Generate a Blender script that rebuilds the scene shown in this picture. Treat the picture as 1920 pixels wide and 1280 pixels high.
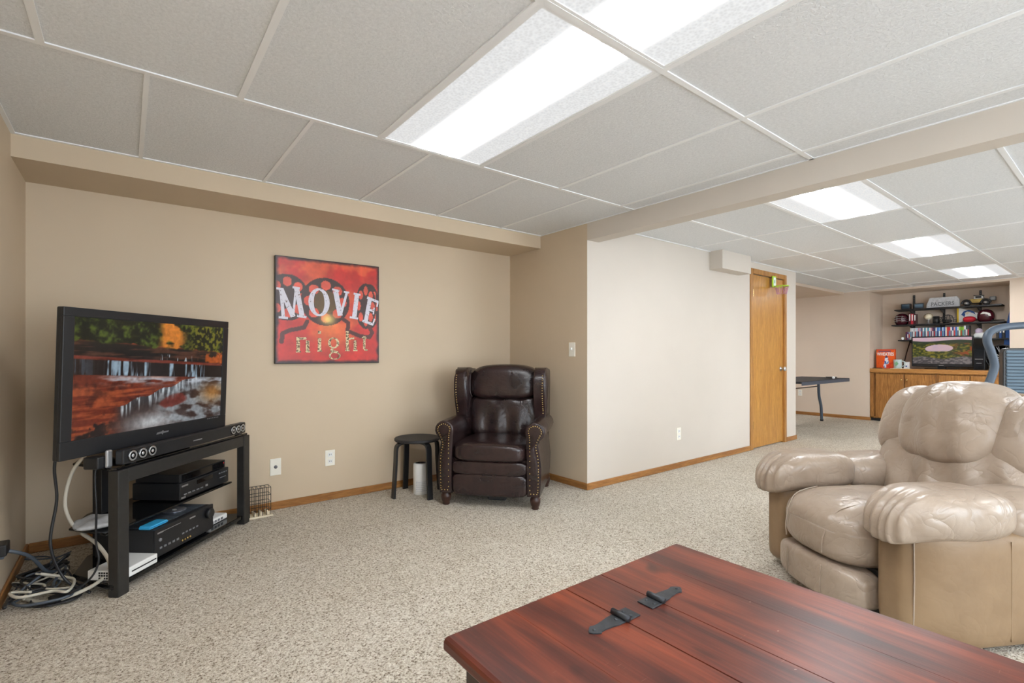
import bpy, bmesh, math, random
import numpy as np
from mathutils import Vector, Matrix
for o in list(bpy.data.objects): bpy.data.objects.remove(o)
sc = bpy.context.scene
C = sc.collection
PI = math.pi
rnd = random.Random(7)

# ------------------------------------------------------------------ camera, world, lights, exposure
H = 1.115
cam = bpy.data.objects.new('camera', bpy.data.cameras.new('camera')); C.objects.link(cam)
cam.location = (0, 0, H)
cam.rotation_euler = (PI/2, 0, math.radians(51.99 - 90))
cam.data.sensor_width = 36; cam.data.lens = 925.74/1920*36
cam.data.shift_y = 23.65/1920; cam.data.clip_start = .02
sc.camera = cam
w = bpy.data.worlds.new('world'); sc.world = w; w.use_nodes = True
w.node_tree.nodes['Background'].inputs[0].default_value = (.75, .85, 1, 1)
w.node_tree.nodes['Background'].inputs[1].default_value = 1.0
sc.view_settings.view_transform = 'Standard'; sc.view_settings.look = 'None'
sc.view_settings.gamma = 1; sc.view_settings.use_curve_mapping = False
sc.view_settings.exposure = 0.0
TUBE = 42.0      # radiance of the fluorescent tubes behind the ceiling diffusers
FILL_GLOW = 8.0       # glow of the added, unseen glass doors and window behind the camera

# ------------------------------------------------------------------ materials
def lin(c):
    c = c/255.0
    return c/12.92 if c <= .04045 else ((c+.055)/1.055)**2.4
def col(r, g, b): return (lin(r), lin(g), lin(b), 1)
class NT:
    def __init__(s, name):
        s.m = bpy.data.materials.new(name); s.m.use_nodes = True
        s.n = s.m.node_tree.nodes; s.l = s.m.node_tree.links; s.b = s.n['Principled BSDF']
    def add(s, t, **k):
        n = s.n.new(t)
        for a, v in k.items(): setattr(n, a, v)
        return n
    def coord(s, scale=(1, 1, 1), rot=(0, 0, 0)):
        t = s.add('ShaderNodeTexCoord'); m = s.add('ShaderNodeMapping')
        m.inputs['Scale'].default_value = scale; m.inputs['Rotation'].default_value = rot
        s.l.new(t.outputs['Object'], m.inputs[0]); return m.outputs[0]
    def noise(s, vec, scale, detail=2, rough=.5, dist=0):
        n = s.add('ShaderNodeTexNoise'); n.inputs['Scale'].default_value = scale
        n.inputs['Detail'].default_value = detail; n.inputs['Roughness'].default_value = rough
        n.inputs['Distortion'].default_value = dist
        s.l.new(vec, n.inputs['Vector']); return n.outputs[0]
    def ramp(s, fac, stops):
        r = s.add('ShaderNodeValToRGB'); e = r.color_ramp.elements
        while len(e) < len(stops): e.new(.5)
        for i, (p, c) in enumerate(stops): e[i].position = p; e[i].color = c
        s.l.new(fac, r.inputs[0]); return r.outputs[0]
    def mix(s, fac, a, b, mode='MIX'):
        m = s.add('ShaderNodeMix', data_type='RGBA', blend_type=mode)
        for sock, v in ((m.inputs[0], fac), (m.inputs[6], a), (m.inputs[7], b)):
            if isinstance(v, (int, float, tuple)): sock.default_value = v
            else: s.l.new(v, sock)
        return m.outputs[2]
    def bump(s, h, strength=.3, dist=.01):
        b = s.add('ShaderNodeBump'); b.inputs['Strength'].default_value = strength; b.inputs['Distance'].default_value = dist
        s.l.new(h, b.inputs['Height']); s.l.new(b.outputs[0], s.b.inputs['Normal'])
    def set(s, color=None, rough=None, metal=None, spec=None):
        if color is not None:
            if isinstance(color, tuple): s.b.inputs['Base Color'].default_value = color
            else: s.l.new(color, s.b.inputs['Base Color'])
        if rough is not None: s.b.inputs['Roughness'].default_value = rough
        if metal is not None: s.b.inputs['Metallic'].default_value = metal
        if spec is not None: s.b.inputs['Specular IOR Level'].default_value = spec
        return s
def plain(name, c, rough=.5, metal=0, spec=.5, grain=0):
    t = NT(name)
    if grain:
        v = t.coord(); n = t.noise(v, 40, 3)
        d = tuple(x*(1-grain) for x in c[:3])+(1,); l = tuple(min(1, x*(1+grain)) for x in c[:3])+(1,)
        t.set(t.ramp(n, [(.3, d), (.7, l)]), rough, metal, spec)
    else: t.set(c, rough, metal, spec)
    return t.m
def paint(name, c, bump=.08):
    t = NT(name); v = t.coord(); n = t.noise(v, 1.3, 3)
    a = tuple(x*.96 for x in c[:3])+(1,)
    t.set(t.ramp(n, [(.35, a), (.65, c)]), .6, spec=.3); t.bump(t.noise(v, 220, 2), bump, .002); return t.m
def wood(name, light, dark, along='Z', rough=.35, fine=1.0, contrast=(.3, .7)):
    t = NT(name); s = {'X': (1.2, 14, 14), 'Y': (14, 1.2, 14), 'Z': (14, 14, 1.2)}[along]
    v = t.coord(tuple(x*fine for x in s)); n = t.noise(v, 2.2, 5, .6, 1.2)
    f = t.noise(t.coord(tuple(x*8*fine for x in s)), 2, 2)
    c = t.ramp(n, [(contrast[0], dark), (contrast[1], light)])
    g = t.ramp(f, [(.35, (.72, .72, .72, 1)), (.6, (1, 1, 1, 1))])
    t.set(t.mix(.7, c, g, 'MULTIPLY'), rough); t.bump(f, .06, .002); return t.m
def leather(name, c, c2, rough, scale=1.0, wrinkle=.35):
    t = NT(name); v = t.coord((1, 1, 1))
    n = t.noise(v, 5*scale, 4, .6)
    t.set(t.ramp(n, [(.35, c2), (.65, c)]), rough, spec=.55)
    def ridge(sc_, det, dist):
        a = t.noise(v, sc_, det, .5, dist); m1 = t.add('ShaderNodeMath', operation='MULTIPLY_ADD'); t.l.new(a, m1.inputs[0]); m1.inputs[1].default_value = 2; m1.inputs[2].default_value = -1
        m2 = t.add('ShaderNodeMath', operation='ABSOLUTE'); t.l.new(m1.outputs[0], m2.inputs[0])
        m3 = t.add('ShaderNodeMath', operation='POWER'); t.l.new(m2.outputs[0], m3.inputs[0]); m3.inputs[1].default_value = .6; return m3.outputs[0]
    m = t.add('ShaderNodeMath', operation='MULTIPLY_ADD'); t.l.new(ridge(13*scale, 2, .6), m.inputs[0]); m.inputs[1].default_value = .5; t.l.new(ridge(5*scale, 1, .3), m.inputs[2])
    g = t.add('ShaderNodeMath', operation='MULTIPLY_ADD'); t.l.new(t.noise(v, 320, 2), g.inputs[0]); g.inputs[1].default_value = .05; t.l.new(m.outputs[0], g.inputs[2])
    t.bump(g.outputs[0], wrinkle, .012); return t.m
def attrmat(name, emit=0.0, rough=.3, spec=.5):
    t = NT(name); a = t.add('ShaderNodeAttribute'); a.attribute_name = 'Col'
    if emit:
        t.set((0.01, .01, .01, 1), rough, spec=spec)
        t.l.new(a.outputs[0], t.b.inputs['Emission Color']); t.b.inputs['Emission Strength'].default_value = emit
    else: t.set(a.outputs[0], rough, spec=spec)
    return t.m

M = {}
M['wall'] = paint('tan_paint', col(208, 189, 163))
M['wall2'] = paint('pale_tan_paint', col(210, 201, 190))  # paler tone of the wall tan
M['wall3'] = paint('peach_tan_paint', col(216, 198, 180))
def tile_mat():
    t = NT('ceiling_tile_texture'); v = t.coord()
    a = t.noise(v, 95, 3, .6, .8); t.set(t.ramp(a, [(.3, col(222, 224, 226)), (.7, col(238, 240, 242))]), .8, spec=.2)
    t.bump(a, .55, .006); return t.m
M['tile'] = tile_mat()
M['tee'] = plain('white_tee_metal', col(244, 245, 246), .45)
def carpet():
    t = NT('beige_speckled_carpet'); v = t.coord()
    a = t.noise(v, 125, 2, .65); b = t.noise(v, 45, 3, .6); c = t.noise(v, 1.6, 3)
    base = t.ramp(a, [(.31, col(104, 90, 74)), (.42, col(194, 183, 166)), (.6, col(228, 221, 208)), (.8, col(242, 238, 228))])
    m2 = t.ramp(b, [(.35, (.88, .87, .85, 1)), (.6, (1, 1, 1, 1))])
    m3 = t.ramp(c, [(.35, (.93, .92, .90, 1)), (.65, (1, 1, 1, 1))])
    t.set(t.mix(1.0, t.mix(1.0, base, m2, 'MULTIPLY'), m3, 'MULTIPLY'), .95, spec=.1)
    t.bump(a, .9, .012); return t.m
M['carpet'] = carpet()
M['oak'] = wood('oak_trim', col(186, 132, 72), col(140, 90, 44), 'X')
M['oaky'] = wood('oak_trim_lengthwise', col(186, 132, 72), col(140, 90, 44), 'Y')
M['oakz'] = wood('oak_upright', col(196, 142, 74), col(150, 98, 44), 'Z')
M['door'] = wood('golden_oak_veneer', col(204, 150, 74), col(166, 112, 48), 'Z', .3)
M['cab'] = wood('honey_oak_cabinet', col(196, 138, 72), col(128, 80, 36), 'Z', .35, 1.5)
M['cabtop'] = wood('honey_oak_edge', col(206, 150, 84), col(166, 110, 54), 'Y', .35)
M['black'] = plain('black_satin', col(30, 30, 32), .35)
M['blackg'] = plain('black_gloss', col(14, 14, 16), .06)
M['blackm'] = plain('black_matte', col(38, 38, 40), .6)
M['bplast'] = plain('black_plastic', col(28, 29, 32), .4)
M['stand'] = plain('black_powder_coat', col(42, 41, 40), .38, grain=.15)
M['glass'] = plain('black_glass_shelf', col(16, 17, 19), .05)
M['grey'] = plain('mid_grey', col(120, 122, 126), .5)
M['silver'] = plain('silver', col(190, 192, 196), .28, .8)
M['white'] = plain('white_plastic', col(236, 236, 234), .4)
M['ivory'] = plain('ivory_plate', col(238, 234, 222), .4)
M['brass'] = plain('brass', col(206, 178, 116), .25, .9)
M['iron'] = plain('blackened_iron', col(58, 60, 64), .45, .5, grain=.3)
M['brownleather'] = leather('dark_brown_leather', col(50, 34, 33), col(38, 27, 28), .25, 1.3, .22)
M['taupe'] = leather('taupe_leather', col(170, 153, 137), col(153, 135, 118), .28, .9, .5)
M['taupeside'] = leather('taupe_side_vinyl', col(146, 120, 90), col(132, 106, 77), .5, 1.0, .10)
M['footwood'] = wood('dark_walnut_foot', col(70, 42, 32), col(44, 26, 22), 'Z')
def redwood():
    t = NT('distressed_red_brown_pine'); v = t.coord((9, 1.0, 9))
    n = t.noise(v, 1.6, 4, .55, .6); f = t.noise(t.coord((70, 3, 70)), 2, 3)
    base = t.ramp(n, [(.28, col(58, 25, 22)), (.46, col(96, 40, 27)), (.66, col(132, 60, 36)), (.85, col(108, 46, 32))])
    g = t.ramp(f, [(.3, (.66, .64, .64, 1)), (.6, (1, 1, 1, 1))])
    k = t.noise(t.coord((1, .55, 1)), 7.5, 2, .4, .3)
    kn = t.ramp(k, [(.70, (1, 1, 1, 1)), (.76, (.25, .2, .2, 1))])
    big = t.ramp(t.noise(t.coord((2.2, 1, 2.2)), 2.4, 3, .6), [(.35, (.66, .62, .64, 1)), (.6, (1, 1, 1, 1))])
    s = t.noise(t.coord((3, 40, 3), (0, 0, .5)), 6, 4, .7)
    sc_ = t.ramp(s, [(.68, (0, 0, 0, 1)), (.73, (1, 1, 1, 1))])
    chip = t.ramp(t.noise(t.coord((1, 1, 1)), 26, 3, .6), [(.745, (0, 0, 0, 1)), (.76, (1, 1, 1, 1))])
    c = t.mix(1.0, t.mix(1.0, t.mix(.8, base, g, 'MULTIPLY'), kn, 'MULTIPLY'), big, 'MULTIPLY')
    c = t.mix(t.mix(.22, (0, 0, 0, 1), sc_), c, col(206, 168, 150))
    t.set(t.mix(chip, c, col(214, 186, 168)), .34, spec=.5)
    t.bump(f, .12, .002); return t.m
M['redwood'] = redwood()
M['pinedark'] = wood('dark_stained_pine', col(74, 44, 32), col(46, 28, 22), 'Z', .4)
M['screen'] = attrmat('lit_screen', .8, .15)
M['print'] = attrmat('glossy_print', 0, .35)
M['matteprint'] = attrmat('matte_print', 0, .6)
M['bluegrey'] = plain('blue_grey_rubber', col(66, 78, 92), .45)
M['bluegreyl'] = plain('pale_blue_grey_plastic', col(150, 172, 186), .45)
M['ribgrey'] = plain('ribbed_blue_grey', col(92, 112, 128), .5)
M['maroon'] = plain('maroon_shell', col(74, 22, 34), .25)
M['gold'] = plain('gold_paint', col(176, 152, 88), .25, .6)
M['green'] = plain('neon_green', col(178, 220, 50), .4)
M['pink'] = plain('pink_cord', col(206, 150, 176), .6)
M['blue'] = plain('royal_blue_cloth', col(26, 74, 140), .6)
M['red'] = plain('bright_red_cloth', col(190, 28, 46), .6)
M['yellow'] = plain('yellow_print', col(226, 190, 40), .5)
M['cyan'] = plain('sky_blue_plastic', col(60, 170, 222), .35)
M['cable_b'] = plain('black_cable', col(34, 35, 38), .4)
M['cable_g'] = plain('slate_cable', col(74, 82, 92), .4)
M['cable_w'] = plain('cream_cable', col(206, 200, 186), .45)
M['disc'] = plain('disc_silver', col(190, 196, 214), .12, .7)
M['weathered'] = plain('weathered_white_wood', col(196, 198, 202), .7, grain=.15)
M['cream'] = plain('cream_paper', col(228, 216, 190), .7)

# ------------------------------------------------------------------ geometry helpers
def tag(o, label=None, cat=None, group=None, kind=None):
    if label: o['label'] = label
    if cat: o['category'] = cat
    if group: o['group'] = group
    if kind: o['kind'] = kind
    return o
def mk(name, verts, faces, mat, parent=None, smooth=False):
    verts = [Vector(v) for v in verts]; off = Vector((0, 0, 0))
    if parent is None:
        lo = Vector([min(v[i] for v in verts) for i in range(3)]); hi = Vector([max(v[i] for v in verts) for i in range(3)])
        off = Vector(((lo.x+hi.x)/2, (lo.y+hi.y)/2, lo.z))
    me = bpy.data.meshes.new(name); me.from_pydata([v-off for v in verts], [], faces); me.update()
    if smooth: me.polygons.foreach_set('use_smooth', [True]*len(me.polygons))
    o = bpy.data.objects.new(name, me); C.objects.link(o); o.location = off; o.parent = parent
    if mat: me.materials.append(M[mat] if isinstance(mat, str) else mat)
    return o
def from_bm(name, bm, mat, parent=None, smooth=False):
    bmesh.ops.recalc_face_normals(bm, faces=bm.faces)
    bm.verts.ensure_lookup_table(); bm.verts.index_update()
    v = [x.co.copy() for x in bm.verts]; f = [[y.index for y in x.verts] for x in bm.faces]; bm.free()
    return mk(name, v, f, mat, parent, smooth)
def empty(name, loc, rz=0, label=None, cat=None, group=None):
    o = bpy.data.objects.new(name, None); C.objects.link(o); o.location = loc; o.rotation_euler = (0, 0, rz)
    o.empty_display_size = .1
    return tag(o, label, cat, group)
def bm_box(bm, x0, x1, y0, y1, z0, z1, bev=0, seg=2):
    r = bmesh.ops.create_cube(bm, size=1, matrix=Matrix.Translation(((x0+x1)/2, (y0+y1)/2, (z0+z1)/2)) @ Matrix.Diagonal((x1-x0, y1-y0, z1-z0, 1)))
    if bev:
        es = list({e for v in r['verts'] for e in v.link_edges})
        bmesh.ops.bevel(bm, geom=es, offset=bev, segments=seg, affect='EDGES', profile=.5)
def box(name, x0, x1, y0, y1, z0, z1, mat, parent=None, bev=0, seg=2, smooth=False):
    bm = bmesh.new(); bm_box(bm, x0, x1, y0, y1, z0, z1, bev, seg); return from_bm(name, bm, mat, parent, smooth)
def boxes(name, lst, mat, parent=None, bev=0):
    bm = bmesh.new()
    for b in lst: bm_box(bm, *b, bev)
    return from_bm(name, bm, mat, parent)
def prism(name, poly, axis, a, b, mat, parent=None, bev=0, seg=3, smooth=False):
    """extrude a 2D outline along axis; poly pts are the two other coords in xyz order"""
    bm = bmesh.new()
    def P(p, t): return {'X': (t, p[0], p[1]), 'Y': (p[0], t, p[1]), 'Z': (p[0], p[1], t)}[axis]
    A = [bm.verts.new(P(p, a)) for p in poly]; B = [bm.verts.new(P(p, b)) for p in poly]
    n = len(poly); bm.faces.new(A); bm.faces.new(B[::-1])
    sides = [bm.faces.new((A[i], B[i], B[(i+1) % n], A[(i+1) % n])) for i in range(n)]
    if bev:
        es = [e for e in bm.edges if (e.verts[0] in A) == (e.verts[1] in A)]
        bmesh.ops.bevel(bm, geom=es, offset=bev, segments=seg, affect='EDGES', profile=.5)
    o = from_bm(name, bm, mat, parent, smooth); return o
def lathe(name, prof, mat, parent=None, loc=(0, 0, 0), n=24, smooth=True, axis='Z'):
    v = []; f = []
    for r, z in prof:
        for k in range(n):
            a = 2*PI*k/n; p = (r*math.cos(a), r*math.sin(a), z)
            if axis == 'Y': p = (p[0], p[2], p[1])
            if axis == 'X': p = (p[2], p[0], p[1])
            v.append((p[0]+loc[0], p[1]+loc[1], p[2]+loc[2]))
    m = len(prof)
    for i in range(m-1):
        for k in range(n):
            f.append((i*n+k, i*n+(k+1) % n, (i+1)*n+(k+1) % n, (i+1)*n+k))
    f.append(tuple(range(n))[::-1]); f.append(tuple((m-1)*n+k for k in range(n)))
    bm = bmesh.new(); vs = [bm.verts.new(p) for p in v]
    for q in f: bm.faces.new([vs[i] for i in q])
    return from_bm(name, bm, mat, parent, smooth)
def spline(pts, n=8):
    P = [Vector(p) for p in pts]; out = []
    for i in range(len(P)-1):
        a = P[max(i-1, 0)]; b = P[i]; c = P[i+1]; d = P[min(i+2, len(P)-1)]
        for k in range(n):
            t = k/n; out.append(.5*((2*b)+(c-a)*t+(2*a-5*b+4*c-d)*t*t+(3*b-a-3*c+d)*t**3))
    out.append(P[-1]); return out
def tube(name, pts, r, mat, parent=None, n=8, sub=8, flat=1.0, rads=None):
    P = spline(pts, sub) if sub else [Vector(p) for p in pts]; v = []; f = []; up = Vector((0, 0, 1))
    side = None
    for i, p in enumerate(P):
        d = (P[min(i+1, len(P)-1)]-P[max(i-1, 0)]).normalized()
        if side is None:
            side = d.cross(up)
            if side.length < .05: side = d.cross(Vector((1, 0, 0)))
        side = (side-d*side.dot(d)).normalized(); u2 = side.cross(d)
        rr = r if rads is None else rads[0]+(rads[1]-rads[0])*i/(len(P)-1)
        for k in range(n):
            a = 2*PI*k/n; v.append(p+side*math.cos(a)*rr+u2*math.sin(a)*rr*flat)
    for i in range(len(P)-1):
        for k in range(n): f.append((i*n+k, i*n+(k+1) % n, (i+1)*n+(k+1) % n, (i+1)*n+k))
    f.append(tuple(range(n))[::-1]); f.append(tuple((len(P)-1)*n+k for k in range(n)))
    return mk(name, v, f, mat, parent, True)
def cushion(name, c, s, mat, parent=None, n=4.0, res=14, deform=None, exps=None):
    """rounded puffy block: superellipsoid with exponent n (higher is boxier)"""
    bm = bmesh.new(); bmesh.ops.create_cube(bm, size=2)
    bmesh.ops.subdivide_edges(bm, edges=bm.edges, cuts=res-1, use_grid_fill=True)
    e = exps or (n, n, n)
    for v in bm.verts:
        p = [math.tan(q*PI/4) for q in v.co]
        k = sum(abs(p[i])**e[i] for i in range(3))**(1/ (sum(e)/3))
        q = [p[i]/k for i in range(3)]
        x = Vector((c[0]+q[0]*s[0]/2, c[1]+q[1]*s[1]/2, c[2]+q[2]*s[2]/2))
        if deform: x = Vector(deform(x, q))
        v.co = x
    return from_bm(name, bm, mat, parent, True)
def sphere(name, c, r, mat, parent=None, seg=16, scale=(1, 1, 1)):
    bm = bmesh.new(); bmesh.ops.create_uvsphere(bm, u_segments=seg, v_segments=seg//2, radius=r, matrix=Matrix.Translation(c) @ Matrix.Diagonal((*scale, 1)))
    return from_bm(name, bm, mat, parent, True)
def struct(o): o['kind'] = 'structure'; return o
# value noise for painted prints
def vn(x, y, seed=0):
    xi = np.floor(x).astype(int); yi = np.floor(y).astype(int); xf = x-xi; yf = y-yi
    def h(a, b):
        k = (a*374761393+b*668265263+seed*1442695041) & 0x7fffffff; k = (k ^ (k >> 13))*1274126177 & 0x7fffffff
        return ((k ^ (k >> 16)) & 0xffff)/65535.0
    u = xf*xf*(3-2*xf); v = yf*yf*(3-2*yf)
    return (h(xi, yi)*(1-u)+h(xi+1, yi)*u)*(1-v)+(h(xi, yi+1)*(1-u)+h(xi+1, yi+1)*u)*v
def fbm(x, y, seed=0, o=4): return sum(vn(x*2**i, y*2**i, seed+i)/2**i for i in range(o))/sum(1/2**i for i in range(o))
def ss(a, b, x): t = np.clip((x-a)/(b-a), 0, 1); return t*t*(3-2*t)
def lerp(a, b, t): return a+(b-a)*t[..., None]
def painted(name, org, ax, ay, nx, ny, fn, mat, parent=None):
    """flat print: grid of coloured points computed by fn(U, V) in sRGB 0..255"""
    U, V = np.meshgrid(np.linspace(0, 1, nx+1), np.linspace(0, 1, ny+1)); rgb = np.clip(fn(U, V), 0, 255)/255
    rgb = np.where(rgb <= .04045, rgb/12.92, ((rgb+.055)/1.055)**2.4)
    o_, a_, b_ = np.array(org), np.array(ax), np.array(ay)
    P = o_+U[..., None]*a_+V[..., None]*b_; P = P.reshape(-1, 3)
    f = [(j*(nx+1)+i, j*(nx+1)+i+1, (j+1)*(nx+1)+i+1, (j+1)*(nx+1)+i) for j in range(ny) for i in range(nx)]
    o = mk(name, P.tolist(), f, mat, parent); at = o.data.color_attributes.new('Col', 'FLOAT_COLOR', 'POINT')
    at.data.foreach_set('color', np.concatenate([rgb.reshape(-1, 3), np.ones((rgb.size//3, 1))], 1).astype(np.float32).ravel())
    return o
def text(name, s, org, ax, ay, size, mat, parent, stretch=1.0, bold=0.0):
    cu = bpy.data.curves.new('t', 'FONT'); cu.body = s; cu.size = size; cu.offset = bold; cu.resolution_u = 3
    ob = bpy.data.objects.new('t', cu); C.objects.link(ob); bpy.context.view_layer.update()
    me = ob.to_mesh(); ax = Vector(ax).normalized(); ay = Vector(ay).normalized(); org = Vector(org)
    v = [org+ax*p.co.x*stretch+ay*p.co.y for p in me.vertices]; f = [list(p.vertices) for p in me.polygons]
    ob.to_mesh_clear(); bpy.data.objects.remove(ob); bpy.data.curves.remove(cu)
    return mk(name, v, f, mat, parent)

# ------------------------------------------------------------------ the room
CZ = 2.19
XL, XB, YB, YW = -0.4425, 2.98, 3.845, 2.811     # left wall, beam face, back wall, long wall
XF, XA, YS = 9.863, 10.52, -3.2                    # far wall, alcove back, wall behind the camera
struct(box('floor', XL-.1, XA+.1, YS-.1, 5.3, -.1, 0, 'carpet'))
struct(box('wall_back', XL-.1, XB+.12, YB, YB+.1, 0, 2.3, 'wall'))
# left wall with an unseen window added behind the camera as fill light
wl = struct(boxes('wall_left', [(XL-.1, XL, -.5, YB, 0, 2.3), (XL-.1, XL, YS, -1.9, 0, 2.3), (XL-.1, XL, -1.9, -.5, 0, 1.05), (XL-.1, XL, -1.9, -.5, 1.95, 2.3)], 'wall'))
win = struct(empty('window_1', (XL, -1.2, 1.05)))
boxes('window_frame', [(-.09, -.02, -.7, .7, 0, .05), (-.09, -.02, -.7, .7, .85, .9), (-.09, -.02, -.7, -.65, .05, .85), (-.09, -.02, .65, .7, .05, .85), (-.09, -.02, -.02, .02, .05, .85)], 'white', win)
t = NT('daylight_pane'); t.set((1, 1, 1, 1), .1); t.b.inputs['Emission Color'].default_value = (.78, .89, 1, 1); t.b.inputs['Emission Strength'].default_value = FILL_GLOW; M['pane'] = t.m  # glowing panes for the added window and doors
box('pane', -.065, -.055, -.65, .65, .05, .85, 'pane', win)
struct(box('wall_right', XB, XB+.12, YW+.0015, YB, 0, 2.3, 'wall'))
DX0, DX1, DZ = 5.755, 6.565, 2.055
struct(boxes('wall_middle', [(XB+.0005, DX0, YW, YW+.12, 0, 2.3), (DX1, 6.921, YW, YW+.12, 0, 2.3), (DX0, DX1, YW, YW+.12, DZ, 2.3), (6.801, 6.921, YW+.12, 5.2, 0, 2.3)], 'wall2'))
struct(boxes('wall_far', [(XF, XA+.1, 2.84, 5.2, 0, 2.3), (XF, XA+.1, YS, 1.17, 0, 2.3), (XA, XA+.1, 1.17, 2.84, 0, 2.3), (XF, XA, 1.17, 2.84, 2.155, 2.3)], 'wall3'))
struct(boxes('wall_behind', [(XL-.1, .2, YS-.1, YS, 0, 2.3), (2.6, 4.6, YS-.1, YS, 0, 2.3), (7.0, XF, YS-.1, YS, 0, 2.3), (.2, 2.6, YS-.1, YS, 2.06, 2.3), (4.6, 7.0, YS-.1, YS, 2.06, 2.3)], 'wall2'))
for i, x in enumerate((1.4, 5.8)):      # unseen glazed doors added behind the camera to brighten the room
    fill_door = struct(empty('door_%d' % (i+2), (x, YS, 0)))
    boxes('door_frame', [(-1.2, -1.14, -.08, -.01, 0, 2.06), (1.14, 1.2, -.08, -.01, 0, 2.06), (-.03, .03, -.08, -.01, .06, 2.0), (-1.14, 1.14, -.08, -.01, 0, .06), (-1.14, 1.14, -.08, -.01, 2.0, 2.06)], 'white', fill_door)
    for a in (-1.14, .03): box('pane', a, a+1.11, -.055, -.045, .06, 2.0, 'pane', fill_door)
struct(box('wall_side_far', 6.8, XF, 5.2, 5.3, 0, 2.3, 'wall3'))
struct(box('soffit_back', XL, XB, 3.39, YB, 2.077, 2.3, 'wall'))
struct(box('soffit_far', 6.921, XF, 3.22, 5.2, 2.15, 2.3, 'wall3'))
struct(box('beam', XB, 3.115, YS, YW, 2.049, 2.3, 'wall2'))
struct(box('duct_chase', 4.832, 5.43, 2.668, YW, 2.0, 2.3, 'wall2'))
# baseboards
def bb(name, x0, x1, y0, y1, mat): return struct(box(name, x0, x1, y0, y1, 0, .056, mat, None, .004, 1))
bb('baseboard_back', XL+.012, XB, YB-.012, YB, 'oak'); bb('baseboard_left', XL, XL+.012, -3.1, YB, 'oaky')
bb('baseboard_right', XB-.012, XB, YW-.012, YB-.012, 'oaky'); bb('baseboard_middle', XB, 5.692, YW-.012, YW, 'oak')
bb('baseboard_door', 6.632, 6.935, YW-.012, YW, 'oak'); bb('baseboard_corner', 6.921, 6.935, YW, 5.1, 'oaky')
bb('baseboard_far', XF-.012, XF, 2.825, 5.1, 'oaky')

# ------------------------------------------------------------------ suspended ceiling
ceil = struct(box('ceiling', XL, XA, YS, 5.2, CZ+.03, CZ+.12, 'tile'))
ceil.data.materials[0] = M['tile']
tilemesh = {}
def tile(x0, x1, y0, y1):
    w, d = round(x1-x0, 3), round(y1-y0, 3)
    if w < .03 or d < .03: return
    if (w, d) not in tilemesh:
        bm = bmesh.new(); bm_box(bm, -w/2+.004, w/2-.004, -d/2+.004, d/2-.004, 0, .016)
        me = bpy.data.meshes.new('ceiling_tile'); bm.to_mesh(me); bm.free(); me.materials.append(M['tile']); tilemesh[(w, d)] = me
    o = bpy.data.objects.new('ceiling_tile', tilemesh[(w, d)]); C.objects.link(o); o.parent = ceil
    o.location = Vector(((x0+x1)/2, (y0+y1)/2, CZ+.002))-ceil.location
def bar(x0, x1, y0, y1):
    o = box('tee_bar', x0, x1, y0, y1, CZ-.003, CZ+.02, 'tee'); o.parent = ceil; o.location -= ceil.location
def grid(xs, ys, lights, tw=.012):
    for i in range(len(xs)-1):
        for j in range(len(ys)-1):
            if (i, j) in lights: continue
            tile(xs[i], xs[i+1], ys[j], ys[j+1])
T = .012
P0 = .9915; PX_ = .6125
rows = [YS, -2.535, -1.315, -.095, 1.125, 2.345]
xs = [XL] + [P0+PX_*k for k in range(-2, 4)] + [XB]
LI = xs.index(P0)
lightsA = {(LI, 4), (LI, 3), (LI, 1)}
grid(xs, rows, lightsA)
xs2 = [XL] + [.063+.6125*k for k in range(0, 5)] + [XB]
grid(xs2, [2.345, 3.39], set())
for y in rows[1:]: bar(XL, XB, y-T, y+T)
for x in xs[1:-1]:
    for j in range(len(rows)-1): bar(x-T, x+T, rows[j]+T, rows[j+1]-T)
for x in xs2[1:-1]: bar(x-T*.8, x+T*.8, 2.345+T, 3.372)
bar(XL, XB, 3.372, 3.39); bar(XL, XL+.018, YS, 3.372); bar(XB-.012, XB, YS, 3.372)
# room beyond the beam: tiles run the other way
xr = [3.115, 3.30, 4.52, 5.74, 6.96, 8.18, 9.40, XF]
yr = [YS] + [1.06-.6*k for k in range(6, -1, -1)] + [1.655, 2.25, YW]
jl = yr.index(1.06)
lightsB = {(1, jl), (3, jl), (5, jl), (1, jl-4), (3, jl-4), (5, jl-4)}
grid(xr, yr, lightsB)
for y in yr[1:-1]: bar(3.115, XF, y-T, y+T)
for x in xr[1:-1]:
    for j in range(len(yr)-1): bar(x-T, x+T, yr[j]+T, yr[j+1]-T)
grid([6.96, 8.18, 9.40, XF], [YW, 3.22], set())
bar(6.921, XF, YW-T, YW+T)
bar(XB+.135, 6.921, YW-.015, YW); bar(XF-.015, XF, YS, 3.22)

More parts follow.
